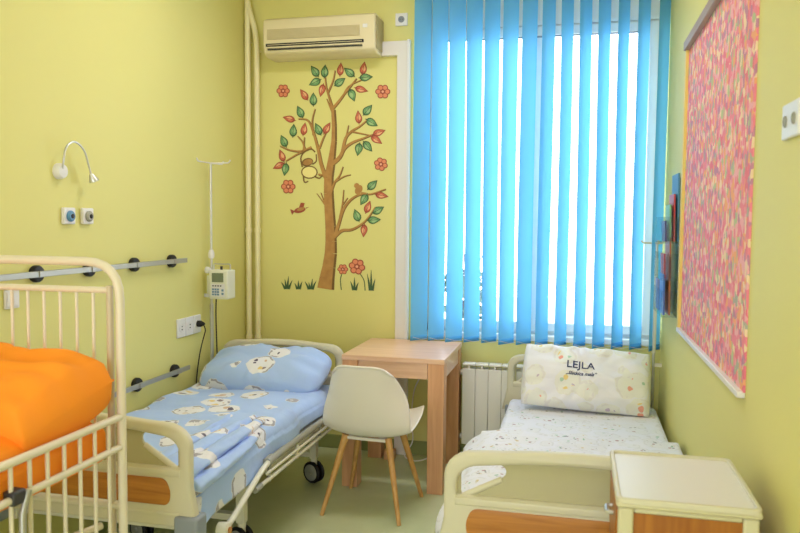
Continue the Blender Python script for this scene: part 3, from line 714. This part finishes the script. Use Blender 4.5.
# ------------------------------------------------------------------ hospital beds
def board(name, bx, x0, x1, y, zt, zb, bed, inlay=True, corner=.10):
    """moulded end board: rounded rim, thin panel with two hand holes, crossbar, wood inlay, bumpers"""
    w = x1-x0; xm = (x0+x1)/2
    def top(ins, dz=0, n=14):
        P = []
        a, b = x0+ins, x1-ins
        for k in range(n+1):
            t = k/n; x = a+(b-a)*t; s = abs(2*t-1); z = zt-ins*.9-.035*s**2
            P.append((x, z))
        return P
    def outline(ins, zbot, flare=.0, rc=corner):
        t = top(ins); a, b = x0+ins, x1-ins
        core = [p for p in t if a+rc+.02 < p[0] < b-rc-.02]
        zc = core[0][1]
        L = []
        zm_ = zbot+(zc-.004-rc*.8-zbot)*.5
        L.append((a-flare, zbot)); L.append((a, zm_))
        for k in range(7):
            th = k/6*PI/2; L.append((a+rc-rc*math.cos(th), zc-.004-rc*.8+rc*.8*math.sin(th)))
        L += core
        for k in range(6, -1, -1):
            th = k/6*PI/2; L.append((b-rc+rc*math.cos(th), zc-.004-rc*.8+rc*.8*math.sin(th)))
        L.append((b, zm_)); L.append((b+flare, zbot))
        return L
    bd = thing_part(name, bed, (xm, y, zb))
    zc = zb+.19 if inlay else zb+.15
    o = outline(0, zb, .028); i = outline(.042, zc+.02, 0, corner*.72)
    plate('rim', [o, i], y, .040, .012, 'bed_plastic', bd)
    # recessed panel with the two hand holes
    pa = outline(.030, zc-.005, 0, corner*.75)
    hl = [(x0+.052, zc+.012), (x0+.052, zt-.085), (x0+.075, zt-.062), (x0+.17, zt-.050), (x0+.195, zt-.066), (x0+.19, zt-.092)]
    hr = [(x1-(p[0]-x0), p[1]) for p in hl][::-1]
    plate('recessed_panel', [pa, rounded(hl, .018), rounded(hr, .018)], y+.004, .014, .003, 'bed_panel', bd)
    cr = [(x0+.035, zc-.012), (x0+.035, zc+.016), (x1-.035, zc+.016), (x1-.035, zc-.012)]
    plate('cross_bar', [cr], y-.006, .036, .008, 'bed_plastic', bd)
    for s in (0, 1):
        a = Vector((x0+.06 if not s else x1-.06, y, zc+.012)); b = Vector((x0+.18 if not s else x1-.18, y, zt-.10))
        obj('grip_strut', T([a, b], .010), 'bed_plastic', bd, smooth=True)
    if inlay:
        pl_ = [(x0+.078, zc-.112), (x0+.070, zc-.065), (x0+.090, zc-.018), (x1-.090, zc-.018), (x1-.070, zc-.065), (x1-.078, zc-.112)]
        plate('wood_inlay', [rounded(pl_, .022)], y-.021, .006, .001, 'inlay', bd)
        lip = [(x0+.04, zc-.150), (x0+.04, zc-.137), (x1-.04, zc-.137), (x1-.04, zc-.150)]
        plate('lower_lip', [lip], y-.018, .012, .004, 'bed_plastic', bd)
        for s in (0, 1):
            a, b = (x0-.035, x0+.055) if not s else (x1-.055, x1+.035)
            obj('corner_bumper', BX(a, b, y-.035, y+.040, zb-.06, zb+.045), 'grey_plastic', bd, bevel=.010)
    else:
        for s in (0, 1):
            a, b = (x0-.01, x0+.04) if not s else (x1-.04, x1+.01)
            obj('corner_bumper', BX(a, b, y-.03, y+.03, zb-.05, zb+.03), 'grey_plastic', bd, bevel=.010)
    return bd
def thing_part(name, parent, loc):
    o = bpy.data.objects.new(name, None); C.objects.link(o); o.parent = parent; o.location = Vector(loc)-origin(parent); o.empty_display_size = .05
    return o

def caster(bm_parent, x, y, a=0):
    c = thing_part('caster', bm_parent, (x, y, 0)); d = Vector((math.cos(a), math.sin(a), 0)); r = .062
    for s in (-1, 1):
        obj('wheel', lathe(B(), [(.02, -.007), (r-.004, -.009), (r, -.005), (r, .005), (r-.004, .009), (.02, .007)], Vector((x, y, r))+d*s*.018, d), 'black', c, smooth=True)
        obj('hub_disc', lathe(B(), [(.044, -.002), (.047, 0), (.03, .003)], Vector((x, y, r))+d*(s*.028), d), 'mid_grey', c, smooth=True)
    obj('wheel_fork', cyl(cyl(B(), (x, y, r+.02), (0, 0, 1), .019, .09), Vector((x, y, r))-d*.03, d, .012, .06, 12), 'bed_metal', c, smooth=True)

def bed_frame(bed, x0, x1, yh, yf, zt, side):
    bm = B()
    box(bm, x0, x0+.035, yf, yh, zt-.06, zt); box(bm, x1-.035, x1, yf, yh, zt-.06, zt)
    for k in range(6):
        y = yf+.03+(yh-yf-.1)*k/5; box(bm, x0+.035, x1-.035, y, y+.04, zt-.045, zt-.005)
    obj('deck_frame', bm, 'bed_metal', bed, bevel=.004)
    for (a, b) in ((x0+.11, yh-.17), (x1-.11, yh-.17), (x0+.11, yf+.70), (x1-.11, yf+.70)):
        bm = B(); box(bm, a-.02, a+.02, b-.022, b+.022, .14, zt-.05)
        obj('column', bm, 'bed_metal', bed, bevel=.004); 
    bm = B(); box(bm, x0+.12, x1-.12, yh-.19, yh-.15, .15, .18); box(bm, x0+.12, x1-.12, yf+.68, yf+.72, .15, .18); box(bm, (x0+x1)/2-.02, (x0+x1)/2+.02, yf+.70, yh-.17, .155, .185)
    obj('under_frame', bm, 'bed_metal', bed, bevel=.003)
    for (a, b) in ((x0+.11, yh-.17), (x1-.11, yh-.17), (x0+.11, yf+.70), (x1-.11, yf+.70)): caster(bed, a, b, 1.15)

def side_rail(bed, x, yh, z, drop):
    sr = thing_part('folding_side_rail', bed, (x, yh-.6, z))
    y0 = yh-.02; ye = -1.62
    obj('grip_bar', T([(x, y0, z-.01), (x, ye, z+.0)], .017), 'mid_grey', sr, smooth=True)
    obj('joint_cap', T([(x, ye+.03, z), (x, ye-.03, z-.002)], .022), 'mid_grey', sr, smooth=True)
    obj('swing_arm', T([(x+.004, ye, z), (x+.012, ye-.10, z-.005), (x+.018, ye-.40, z-.105), (x+.018, ye-.47, z-.12)], .0125, .08), 'bed_metal', sr, smooth=True)
    obj('pivot_cap', lathe(B(), [(.026, -.02), (.028, 0), (.026, .02), (.016, .024)], (x+.012, ye-.46, z-.12), (1, 0, 0)), 'bed_metal', sr, smooth=True)
    obj('pivot_bolt', cyl(B(), (x+.034, ye-.46, z-.12), (1, 0, 0), .012, .008), 'inlay', sr, smooth=True)
    obj('lower_bar', T([(x+.012, y0-.05, z-.075), (x+.012, ye-.16, z-.07)], .0095), 'bed_metal', sr, smooth=True)
    obj('lower_bar', T([(x+.014, y0-.05, z-.045), (x+.014, ye-.06, z-.038)], .007), 'bed_metal', sr, smooth=True)
    for k in range(4):
        y = y0-.1-k*.33; obj('swing_link', T([(x, y, z), (x+.012, y-.05, z-.075), (x-.012, y+.02, z-.10)], .008), 'mid_grey' if k % 2 else 'bed_metal', sr, smooth=True)
    obj('joint_cap', T([(x+.012, ye-.12, z-.07), (x+.012, ye-.18, z-.07)], .0135), 'mid_grey', sr, smooth=True)

# left bed
b1 = thing('hospital_bed', 'adjustable hospital bed along the left wall, with blue bedding', 'bed', (.44, -1.4, 0), 'hospital beds')
board('headboard', 0, .050, .820, -.46, .785, .42, b1, inlay=False, corner=.09)
board('footboard', 0, .045, .875, -2.33, .812, .435, b1)
bed_frame(b1, .09, .815, -.48, -2.29, .43, 1)
side_rail(b1, .852, -.50, .445, 0)
m1 = obj('mattress', BX(.06, .80, -2.27, -.50, .432, .54), 'blue_bed', bevel=.03, seg=4)
tag(m1, 'mattress in a blue printed sheet on the left bed', 'mattress')

def duvet1(u, v):
    y = -.72-v*1.545; s = u
    xl, xr = .03, .815; ztop = .562
    wn = Vector((s*3, y*3, .3))
    L1 = (xr-xl); drop = .085+.075*min(1, max(0, (v-.3)/.6)); tot = L1+drop; d = s*tot
    fold = 0
    # thick folded layer towards the foot
    xx = xl+min(d, L1)
    line = (xx-.42)*.75+(-y-1.48)*1.0
    st = min(max((line)/.05, 0), 1); st = st*st*(3-2*st)
    fold = .02*st*(1-.5*v)
    q = (d-(L1-.19)-(-y-1.9)*.10+.012*math.sin(y*9))/.062; env = min(1, max(0, (-y-1.28)/.35))*min(1, max(0, (2.30+y)/.08))
    cre = 0
    if False:
        fr = (q % 1)*2-1; cre = .050*env*math.sqrt(max(0, 1-abs(fr)**2.2))*(1, .85, .65)[int(q)]
    elif q <= 0: cre = .020*env*math.exp(q/1.2)
    wob = noise.noise(wn*1.3)*.018+noise.noise(wn*3.1)*.007
    if d < L1-.05:
        z = ztop+fold+cre+wob; x = xl+d
    else:
        t = (d-(L1-.05)); r = .05; a = min(t/r/1.57, 1)*PI/2
        bulge = fold*.7+cre*.9+.012*noise.noise(Vector((y*7, s*6, 2)))+.010*math.sin(y*13)
        x = xl+L1-.05+math.sin(a)*r+bulge*.8*math.sin(a); z = ztop+(fold+cre+wob)*math.cos(a)-r*(1-math.cos(a))-max(0, t-r*1.57)*1.0
        if t > r*1.57: x += .01
    if s < .06: z -= (1-s/.06)**2*.03
    if v > .93: z -= ((v-.93)/.07)**2*.06
    if v < .04: z -= (1-v/.04)**2*.015
    return Vector((x, y, z))
bm = B(); grid(bm, 130, 130, duvet1)
dv = obj('duvet', bm, 'blue_bed', smooth='all', solid=.012); 
def roll(pts, r0, r1, seed, sx=1.25, sz=.85):
    bm = B(); P = fillet(pts, .25, 14); n = 26; N = len(P); rings = []
    P = [P[0].lerp(P[1], 0)]+P[1:]
    Q = []
    for i in range(N-1):
        m = max(1, int((P[i+1]-P[i]).length/.015))
        Q += [P[i].lerp(P[i+1], k/m) for k in range(m)]
    Q.append(P[-1]); N = len(Q)
    for i, p in enumerate(Q):
        t = i/(N-1); r = (r0+(r1-r0)*t)*(min(1, (t+.02)/.03)**.5)*min(1, (1.0001-t)/.08)**.5
        ring = []
        for k in range(n):
            a = 2*PI*k/n; w = 1+.28*noise.noise(Vector((math.cos(a)*1.3+seed, math.sin(a)*1.3, t*9+seed)))+.10*noise.noise(Vector((math.cos(a)*3, math.sin(a)*3+seed, t*22)))
            ring.append(bm.verts.new(p+Vector((math.cos(a)*r*w*sx, 0, math.sin(a)*r*w*sz))))
        rings.append(ring)
    for a, b in zip(rings, rings[1:]):
        for k in range(n): bm.faces.new((a[k], a[(k+1) % n], b[(k+1) % n], b[k]))
    bm.faces.new(rings[0][::-1]); bm.faces.new(rings[-1]); bmesh.ops.recalc_face_normals(bm, faces=bm.faces); return bm
for q, (pts, r0, r1) in enumerate([([(.832, -2.27, .545), (.838, -1.9, .560), (.79, -1.58, .566)], .036, .016), ([(.795, -2.27, .590), (.790, -1.9, .600), (.755, -1.45, .580)], .038, .016),
                     ([(.730, -2.27, .600), (.720, -1.9, .606), (.70, -1.42, .584)], .036, .014), ([(.66, -2.27, .592), (.640, -1.95, .598), (.61, -1.60, .576)], .036, .012)]):
    obj('folded_edge', roll(pts, r0, r1, q*3.7+1), 'blue_bed', dv, smooth='all')
tag(dv, 'rumpled light blue duvet with pale animal print folded on the left bed', 'duvet')
fn = pillow_fn(.75, .42, .20, 3, .016, .30)
mt = Matrix.Translation((.435, -.70, .640)) @ Matrix.Rotation(math.radians(0), 4, 'Z') @ Matrix.Rotation(math.radians(20), 4, 'X')
o = obj('pillow', pillow_bm(fn, mt), 'blue_bed', smooth='all'); tag(o, 'plump blue printed pillow at the head of the left bed', 'pillow')

# right bed
b2 = thing('hospital_bed', 'adjustable hospital bed along the right wall, with white bedding', 'bed', (2.18, -1.2, 0), 'hospital beds')
board('headboard', 0, 1.755, 2.555, -.17, .735, .38, b2, inlay=False, corner=.09)
board('footboard', 0, 1.755, 2.590, -2.33, .800, .435, b2)
bed_frame(b2, 1.80, 2.555, -.19, -2.29, .345, 1)
m2 = obj('mattress', BX(1.775, 2.60, -2.27, -.20, .347, .455), 'white_bed', bevel=.03, seg=4)
tag(m2, 'mattress in a white printed sheet on the right bed', 'mattress')
def blanket2(u, v):
    y = -1.02-v*1.24+.06*noise.noise(Vector((u*5, 2, 1)))*(1-v); xl, xr = 1.715, 2.61; zt = .497
    drop = .105-.02*v+.018*math.sin(y*6); L1 = xr-xl; tot = L1+drop; d = u*tot
    w = noise.noise(Vector((u*4, y*4, 5)))*.018+noise.noise(Vector((u*9, y*8, 9)))*.007
    rollz = .0*math.exp(-(v/.1)**2)
    edge = min(1, v/.05); zt2 = .468+(zt-.468)*edge**.6
    if d > drop:
        s = (d-drop)/L1; x = xl+s*L1; z = zt2+w*edge*.8-((1-min(1, s/.12))**2)*.045*edge
        z -= max(0, (s-.93)/.07)**2*.0
    else:
        t = drop-d; x = xl+.05*max(0, (v-.45)/.55)-.05*math.sin(min(t/.05, PI/2))-.05*t/drop*(1-v)+.016*math.sin(y*11+t*9); z = zt2-.045*edge-t*.85+w*.6
    if v > .95: z -= ((v-.95)/.05)**2*.05
    return Vector((x, y, z))
bm = B(); grid(bm, 64, 90, blanket2)
o = obj('blanket', bm, 'white_bed', smooth='all', solid=.016); tag(o, 'white printed blanket spread over the foot of the right bed', 'blanket')
fn2 = pillow_fn(.71, .37, .19, 8, .022, .12, 2.6)
mt2 = Matrix.Translation((2.205, -.375, .628)) @ Matrix.Rotation(math.radians(2.5), 4, 'Y') @ Matrix.Rotation(math.radians(58), 4, 'X')
pw = obj('pillow', pillow_bm(fn2, mt2), 'white_pillow', smooth='all'); tag(pw, 'white pillow with LEJLA sewn on it at the head of the right bed', 'pillow')
def print_text(name, s, size, u0, v0, shear=0, rot=0):
    cu = bpy.data.curves.new(name, 'FONT'); cu.body = s; cu.size = size; cu.shear = shear; cu.offset = .0006; cu.resolution_u = 2
    t = bpy.data.objects.new('tmp', cu); C.objects.link(t)
    me = bpy.data.meshes.new_from_object(t.evaluated_get(bpy.context.evaluated_depsgraph_get())); bpy.data.objects.remove(t)
    bm = B(); bm.from_mesh(me); bmesh.ops.subdivide_edges(bm, edges=bm.edges, cuts=1)
    w, h = .70, .36; c, s_ = math.cos(rot), math.sin(rot)
    for v in bm.verts:
        X = u0*w+v.co.x*c-v.co.y*s_; Y = v0*h+v.co.x*s_+v.co.y*c
        u_, v_ = X/w, Y/h; p = fn2(min(max(u_, 0), 1), min(max(v_, 0), 1), 1); p.z += .0035; v.co = mt2 @ p
    return obj(name, bm, 'navy', pw)
print_text('embroidered_name', 'LEJLA', .064, .345, .555)
print_text('embroidered_caption', '„Slatkica mala“', .027, .345, .445, .35)

# drip stand behind the right bed
i2 = thing('drip_stand', 'slim drip stand with a white cross hook in the right corner by the bed head', 'drip stand', (2.588, -.12, 0))
obj('pole', T([(2.588, -.12, .10), (2.588, -.12, 1.385)], .0085), 'steel', i2, smooth=True)
obj('pole_sleeve', T([(2.588, -.12, .75), (2.588, -.12, 1.30)], .0115), 'bed_metal', i2, smooth=True)
for d in ((-.085, 0), (.035, -.0), (0, -.085), (0, .06)):
    obj('hook_arm', T([(2.588, -.12, 1.385), (2.588+d[0]*.9, -.12+d[1]*.9, 1.385), (2.588+d[0], -.12+d[1], 1.40)], .006, .01, 8), 'cream', i2, smooth=True)
bm = B()
for z in (.25, .68): obj('wall_bracket', BX(2.583, W, -.126, -.114, z-.01, z+.01), 'bed_metal', i2)

# ------------------------------------------------------------------ bedside locker
lk = thing('bedside_locker', 'cream bedside locker with orange wood panels in the right foreground', 'cabinet', (2.41, -2.63, 0))
lx0, lx1, ly0, ly1 = 2.250, 2.572, -2.815, -2.425
bm = B()
for a, b in ((lx0+.006, ly0+.006), (lx1-.041, ly0+.006), (lx0+.006, ly1-.041), (lx1-.041, ly1-.041)): box(bm, a, a+.035, b, b+.035, .07, .826)
box(bm, lx0+.041, lx1-.041, ly0+.010, ly0+.03, .812, .826); box(bm, lx0+.01, lx1-.01, ly0+.01, ly1-.01, .07, .11)
obj('body_frame', bm, 'cream', lk, bevel=.006)
bm = B(); box(bm, lx0, lx1, ly0, ly1, .826, .842)
obj('top_tray', bm, 'cream', lk, bevel=.010, seg=3)
rim_o = rounded([(lx0, ly0), (lx1, ly0), (lx1, ly1), (lx0, ly1)], .022); rim_i = rounded([(lx0+.012, ly0+.012), (lx1-.012, ly0+.012), (lx1-.012, ly1-.012), (lx0+.012, ly1-.012)], .016)
bm = B()
for i in range(len(rim_o)):
    j = (i+1) % len(rim_o); a, b, c, d = rim_o[i], rim_o[j], rim_i[j], rim_i[i]
    V = [bm.verts.new((p[0], p[1], z)) for z in (.838, .850) for p in (a, b, c, d)]
    for f in ((4, 5, 6, 7), (0, 1, 5, 4), (2, 3, 7, 6)): bm.faces.new([V[k] for k in f])
bmesh.ops.remove_doubles(bm, verts=bm.verts, dist=1e-5)
obj('tray_rim', bm, 'bed_plastic', lk, bevel=.003)
obj('tray_surface', BX(lx0+.01, lx1-.01, ly0+.01, ly1-.01, .840, .8435), 'white', lk)
obj('side_panel', BX(lx0+.041, lx1-.041, ly0+.014, ly0+.026, .11, .812), 'locker_wood', lk)
obj('side_panel', BX(lx0+.041, lx1-.041, ly1-.026, ly1-.014, .11, .815), 'locker_wood', lk)
obj('back_panel', BX(lx1-.022, lx1-.010, ly0+.041, ly1-.041, .11, .815), 'locker_wood', lk)
dr = obj('drawer', BX(lx0+.002, lx0+.02, ly0+.043, ly1-.043, .66, .805), 'locker_wood', lk, bevel=.003)
obj('handle', T([(lx0+.004, -2.61, .755), (lx0-.014, -2.61, .755), (lx0-.014, -2.66, .755), (lx0+.004, -2.66, .755)], .005, .01, 8), 'steel', dr, smooth=True)
dr = obj('door', BX(lx0+.002, lx0+.02, ly0+.043, ly1-.043, .115, .65), 'locker_wood', lk, bevel=.003)
obj('handle', T([(lx0+.004, -2.70, .60), (lx0-.018, -2.70, .60), (lx0-.018, -2.70, .50), (lx0+.004, -2.70, .50)], .005, .015, 8), 'steel', dr, smooth=True)
for a, b in ((lx0+.04, ly0+.04), (lx1-.04, ly0+.04), (lx0+.04, ly1-.04), (lx1-.04, ly1-.04)):
    obj('caster', lathe(B(), [(.01, -.012), (.025, -.010), (.025, .010), (.01, .012)], (a, b, .025), (1, 0, 0)), 'black', lk, smooth=True)
    obj('caster_stem', cyl(B(), (a, b, .03), (0, 0, 1), .008, .045), 'steel', lk, smooth=True)

# ------------------------------------------------------------------ white cot with orange bedding
ct = thing('hospital_cot', 'tall cream tubular cot with barred sides in the left foreground', 'cot', (.52, -3.35, 0))
cx0, cx1, cy0, cy1 = .17, .868, -4.02, -2.72
for y, s in ((cy1, 1), (cy0, -1)):
    obj('end_hoop', T([(cx0, y, .12), (cx0, y, 1.374), (cx1, y, 1.374), (cx1, y, .12)], .0130, .11, 14), 'cream_tube', ct, smooth=True)
    pn = thing_part('end_panel', ct, (.52, y, .6))
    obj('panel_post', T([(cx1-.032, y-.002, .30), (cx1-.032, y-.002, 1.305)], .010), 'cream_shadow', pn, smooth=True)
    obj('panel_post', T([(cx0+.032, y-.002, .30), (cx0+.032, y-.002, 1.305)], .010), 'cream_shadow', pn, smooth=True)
    obj('panel_rail', T([(cx0+.02, y-.002, 1.292), (cx1-.032, y-.002, 1.292)], .0095), 'cream_tube', pn, smooth=True)
    obj('panel_rail', T([(cx0, y-.002, .66), (cx1, y-.002, .66)], .011), 'cream_tube', pn, smooth=True)
    k = 0; x = cx1-.032-.0545
    while x > cx0+.05:
        obj('slat_bar', T([(x, y-.002, .66), (x, y-.002, 1.292)], .0045, n=8), 'cream_tube', pn, smooth=True); x -= .0555
for x, s in ((cx1, 1), (cx0, -1)):
    sd = thing_part('drop_side', ct, (x, -3.37, .3))
    obj('side_rail', T([(x, cy1-.01, .925), (x, cy0+.01, .925)], .0110), 'cream_tube', sd, smooth=True)
    obj('side_rail', T([(x, cy1-.01, .836), (x, cy0+.01, .836)], .0100), 'cream_tube', sd, smooth=True)
    obj('side_rail', T([(x, cy1-.01, .30), (x, cy0+.01, .30)], .0125), 'cream_tube', sd, smooth=True)
    y = cy1-.063
    while y > cy0+.04:
        obj('bar', T([(x, y, .30), (x, y, .925)], .0054, n=10), 'cream_tube', sd, smooth=True); y -= .0625
bm = B(); box(bm, cx1-.018, cx1+.016, -3.165, -3.125, .822, .858)
lt_ = obj('latch', bm, 'dark', ct, bevel=.006)
obj('latch_rod', T([(cx1+.012, -3.115, .848), (cx1+.016, -3.14, .80), (cx1+.018, -3.15, .45)], .0085), 'aluminium', lt_, smooth=True)
bm = B(); box(bm, cx0+.14, cx1-.14, cy0+.04, cy1-.04, .782, .80)
obj('mattress_base', bm, 'cream_tube', ct, bevel=.004)
bm = B(); tube(bm, [(cx0, -3.9, .30), (cx1-.02, -3.9, .30)], .011); tube(bm, [(cx0+.05, -2.74, .58), (cx0+.05, -4.0, .58)], .011); tube(bm, [(cx1-.06, -2.74, .60), (cx1-.16, -3.05, .60), (cx1-.16, -4.0, .60)], .011)
obj('under_frame', bm, 'cream_tube', ct, smooth=True)
for x in (cx0, cx1):
    for y in (cy0, cy1):
        c = thing_part('caster', ct, (x, y, 0))
        obj('wheel', lathe(B(), [(.02, -.012), (.05, -.012), (.05, .012), (.02, .012)], (x, y, .05), (1, 0, 0)), 'black', c, smooth=True)
        obj('wheel_fork', cyl(B(), (x, y, .055), (0, 0, 1), .012, .07), 'steel', c, smooth=True)
mo = obj('cot_mattress', BX(cx0+.02, cx1-.02, cy0+.03, cy1-.03, .801, .905), 'orange', bevel=.025, seg=4); tag(mo, 'thin mattress in an orange sheet lying in the cot', 'mattress')
def cov(u, v):
    x = .20+u*.643; y = -2.80-v*1.18; e = min(u, 1-u)*.643; z = .915+.045*min(1, e/.05)**.5*min(1, v/.05+.0)**.5
    z += noise.noise(Vector((x*6, y*5, 3)))*.012; return Vector((x, y, z))
bm = B(); grid(bm, 40, 60, cov); o = obj('cot_blanket', bm, 'orange', smooth='all', solid=.01); tag(o, 'flat orange blanket under the orange pillow in the cot', 'blanket')
fn3 = pillow_fn(.73, .34, .20, 5, .018, .05, 11)
mt3 = Matrix.Translation((.505, -2.905, 1.000)) @ Matrix.Rotation(math.radians(-4), 4, 'Z') @ Matrix.Rotation(math.radians(14), 4, 'X')
o = obj('pillow', pillow_bm(fn3, mt3), 'orange', smooth='all'); tag(o, 'big plain orange pillow in the foreground cot', 'pillow')

# ------------------------------------------------------------------ pink cloth board on the right wall
pb = thing('notice_board', 'large notice board covered in pink printed cloth on the right wall', 'board', (W, -1.55, 1.0))
by0, by1, bz0, bz1 = -2.285, -.915, 1.005, 2.30
obj('cloth_face', BX(W-.007, W, by0, by1, bz0, bz1), 'cloth', pb)
obj('top_frame', BX(W-.030, W, by0-.01, by1+.02, bz1-.005, bz1+.035), 'board_frame', pb, bevel=.003)
obj('bottom_frame', BX(W-.024, W, by0-.0, by1+.02, bz0-.016, bz0+.004), 'white', pb, bevel=.003)
obj('side_frame', BX(W-.020, W, by1, by1+.045, bz0-.02, bz1), 'board_yellow', pb, bevel=.002)

# ------------------------------------------------------------------ leaflet rack
rk = thing('leaflet_rack', 'clear acrylic leaflet rack on the right wall beside the pink board', 'rack', (W, -.62, 1.05))
ry0, ry1 = -.80, -.42
obj('back_plate', BX(W-.006, W, ry0, ry1, 1.03, 1.72), 'acrylic', rk, bevel=.001)
tiers = [1.04, 1.22, 1.40]
for z in tiers:
    bm = B(); box(bm, W-.085, W-.082, ry0, ry1, z, z+.13); box(bm, W-.085, W-.006, ry0, ry0+.003, z, z+.13); box(bm, W-.085, W-.006, ry1-.003, ry1, z, z+.13); box(bm, W-.085, W-.006, ry0, ry1, z, z+.003)
    obj('pocket', bm, 'acrylic', rk)
cards = [(.070, -.79, -.62, 1.05, .20, 'blue_p', 'big blue leaflet in the lowest rack pocket'), (.045, -.79, -.60, 1.05, .29, 'brown_p', 'orange brown leaflet behind the blue one in the rack'),
         (.070, -.60, -.43, 1.05, .16, 'purple_p', 'purple leaflet at the far end of the lowest rack pocket'),
         (.070, -.79, -.64, 1.23, .12, 'red_p', 'red leaflet in the middle rack pocket'), (.045, -.79, -.60, 1.23, .20, 'brown_p', 'brown leaflet standing behind the red one in the middle rack pocket'),
         (.070, -.79, -.64, 1.41, .10, 'dblue_p', 'dark blue leaflet in the top rack pocket'), (.050, -.79, -.62, 1.41, .18, 'green_p', 'green leaflet in the top rack pocket'),
         (.032, -.79, -.60, 1.41, .23, 'red_p', 'red topped leaflet at the back of the top rack pocket'), (.016, -.80, -.56, 1.41, .33, 'lblue_p', 'tall steel blue card at the top of the rack')]
for d, a, b, z, h, m_, lb in cards:
    bm = B(); xx = W-d
    vs = [(xx-.004, a, z), (xx-.004, b, z), (xx+.004, b, z), (xx+.004, a, z)]; vt = [(p[0]-.004, p[1], z+h) for p in vs]
    V = [bm.verts.new(p) for p in vs+vt]
    for f in ((3, 2, 1, 0), (4, 5, 6, 7), (0, 1, 5, 4), (1, 2, 6, 5), (2, 3, 7, 6), (3, 0, 4, 7)): bm.faces.new([V[i] for i in f])
    bmesh.ops.recalc_face_normals(bm, faces=bm.faces)
    tag(obj('leaflet', bm, m_), lb, 'leaflet', 'leaflets in the wall rack')

# ------------------------------------------------------------------ ceiling lamps (behind the camera's view, over the room)
for k, y in enumerate((-1.35, -4.2)):
    l_ = thing('ceiling_lamp', ['rectangular ceiling lamp nearer the window', 'rectangular ceiling lamp nearer the door'][k], 'lamp', (1.3, y, H-.08), 'ceiling lamps')
    obj('lamp_housing', BX(.7, 1.9, y-.15, y+.15, H-.07, H), 'white', l_, bevel=.005)
    obj('lamp_diffuser', BX(.72, 1.88, y-.13, y+.13, H-.08, H-.069), 'lamp_on', l_)
    ld = bpy.data.lights.new('lamp_light', 'AREA'); ld.shape = 'RECTANGLE'; ld.size = 1.15; ld.size_y = .26; ld.energy = (15, 4)[k]; ld.color = (1, .94, 1)
    lo = bpy.data.objects.new('lamp_light', ld); C.objects.link(lo); lo.location = (0, 0, -.005); lo.parent = l_
    lo.location = Vector((1.3, y, H-.083))-origin(l_)

# daylight
w = bpy.data.worlds.new('overcast_sky'); bpy.context.scene.world = w; w.use_nodes = True
bg = w.node_tree.nodes['Background']; bg.inputs['Color'].default_value = (.93, .93, 1, 1); bg.inputs['Strength'].default_value = 6.3
pd = bpy.data.lights.new('window_portal', 'AREA'); pd.shape = 'RECTANGLE'; pd.size = WX1-WX0; pd.size_y = WZ1-WZ0; pd.cycles.is_portal = True
po = bpy.data.objects.new('window_portal', pd); C.objects.link(po); po.location = ((WX0+WX1)/2, .2, (WZ0+WZ1)/2); po.rotation_euler = (-PI/2, 0, 0)
pd2 = bpy.data.lights.new('fill_window_portal', 'AREA'); pd2.shape = 'RECTANGLE'; pd2.size = FX1-FX0; pd2.size_y = FZ1-FZ0; pd2.cycles.is_portal = True
po2 = bpy.data.objects.new('fill_window_portal', pd2); C.objects.link(po2); po2.location = ((FX0+FX1)/2, Y0-.15, (FZ0+FZ1)/2); po2.rotation_euler = (PI/2, 0, 0)  # portal for the added window behind the camera

# ------------------------------------------------------------------ camera
cd = bpy.data.cameras.new('camera'); cam = bpy.data.objects.new('camera', cd); C.objects.link(cam)
F, CXp, CYp, CZp, yaw, pit, rol = 744.27238, 2.148888, -4.60969, 1.498165, -.2345751, -.0608888, .0083086
cd.sensor_width = 36; cd.lens = F/800*36; cd.clip_start = .05
f = Vector((math.sin(yaw)*math.cos(pit), math.cos(yaw)*math.cos(pit), math.sin(pit))); r = Vector((math.cos(yaw), -math.sin(yaw), 0)); u = r.cross(f)
r2 = r*math.cos(rol)+u*math.sin(rol); u2 = -r*math.sin(rol)+u*math.cos(rol)
cam.matrix_world = Matrix(((r2.x, u2.x, -f.x, CXp), (r2.y, u2.y, -f.y, CYp), (r2.z, u2.z, -f.z, CZp), (0, 0, 0, 1)))
cd.dof.use_dof = True; cd.dof.focus_distance = 3.9; cd.dof.aperture_fstop = 4.5
S = bpy.context.scene; S.camera = cam
S.view_settings.view_transform = 'Standard'; S.view_settings.look = 'None'; S.view_settings.gamma = 1; S.view_settings.use_curve_mapping = False
S.view_settings.exposure = 0.26
S.cycles.max_bounces = 10; S.cycles.transparent_max_bounces = 16; S.cycles.diffuse_bounces = 6
try:
    S.cycles.use_denoising = True
except Exception: pass
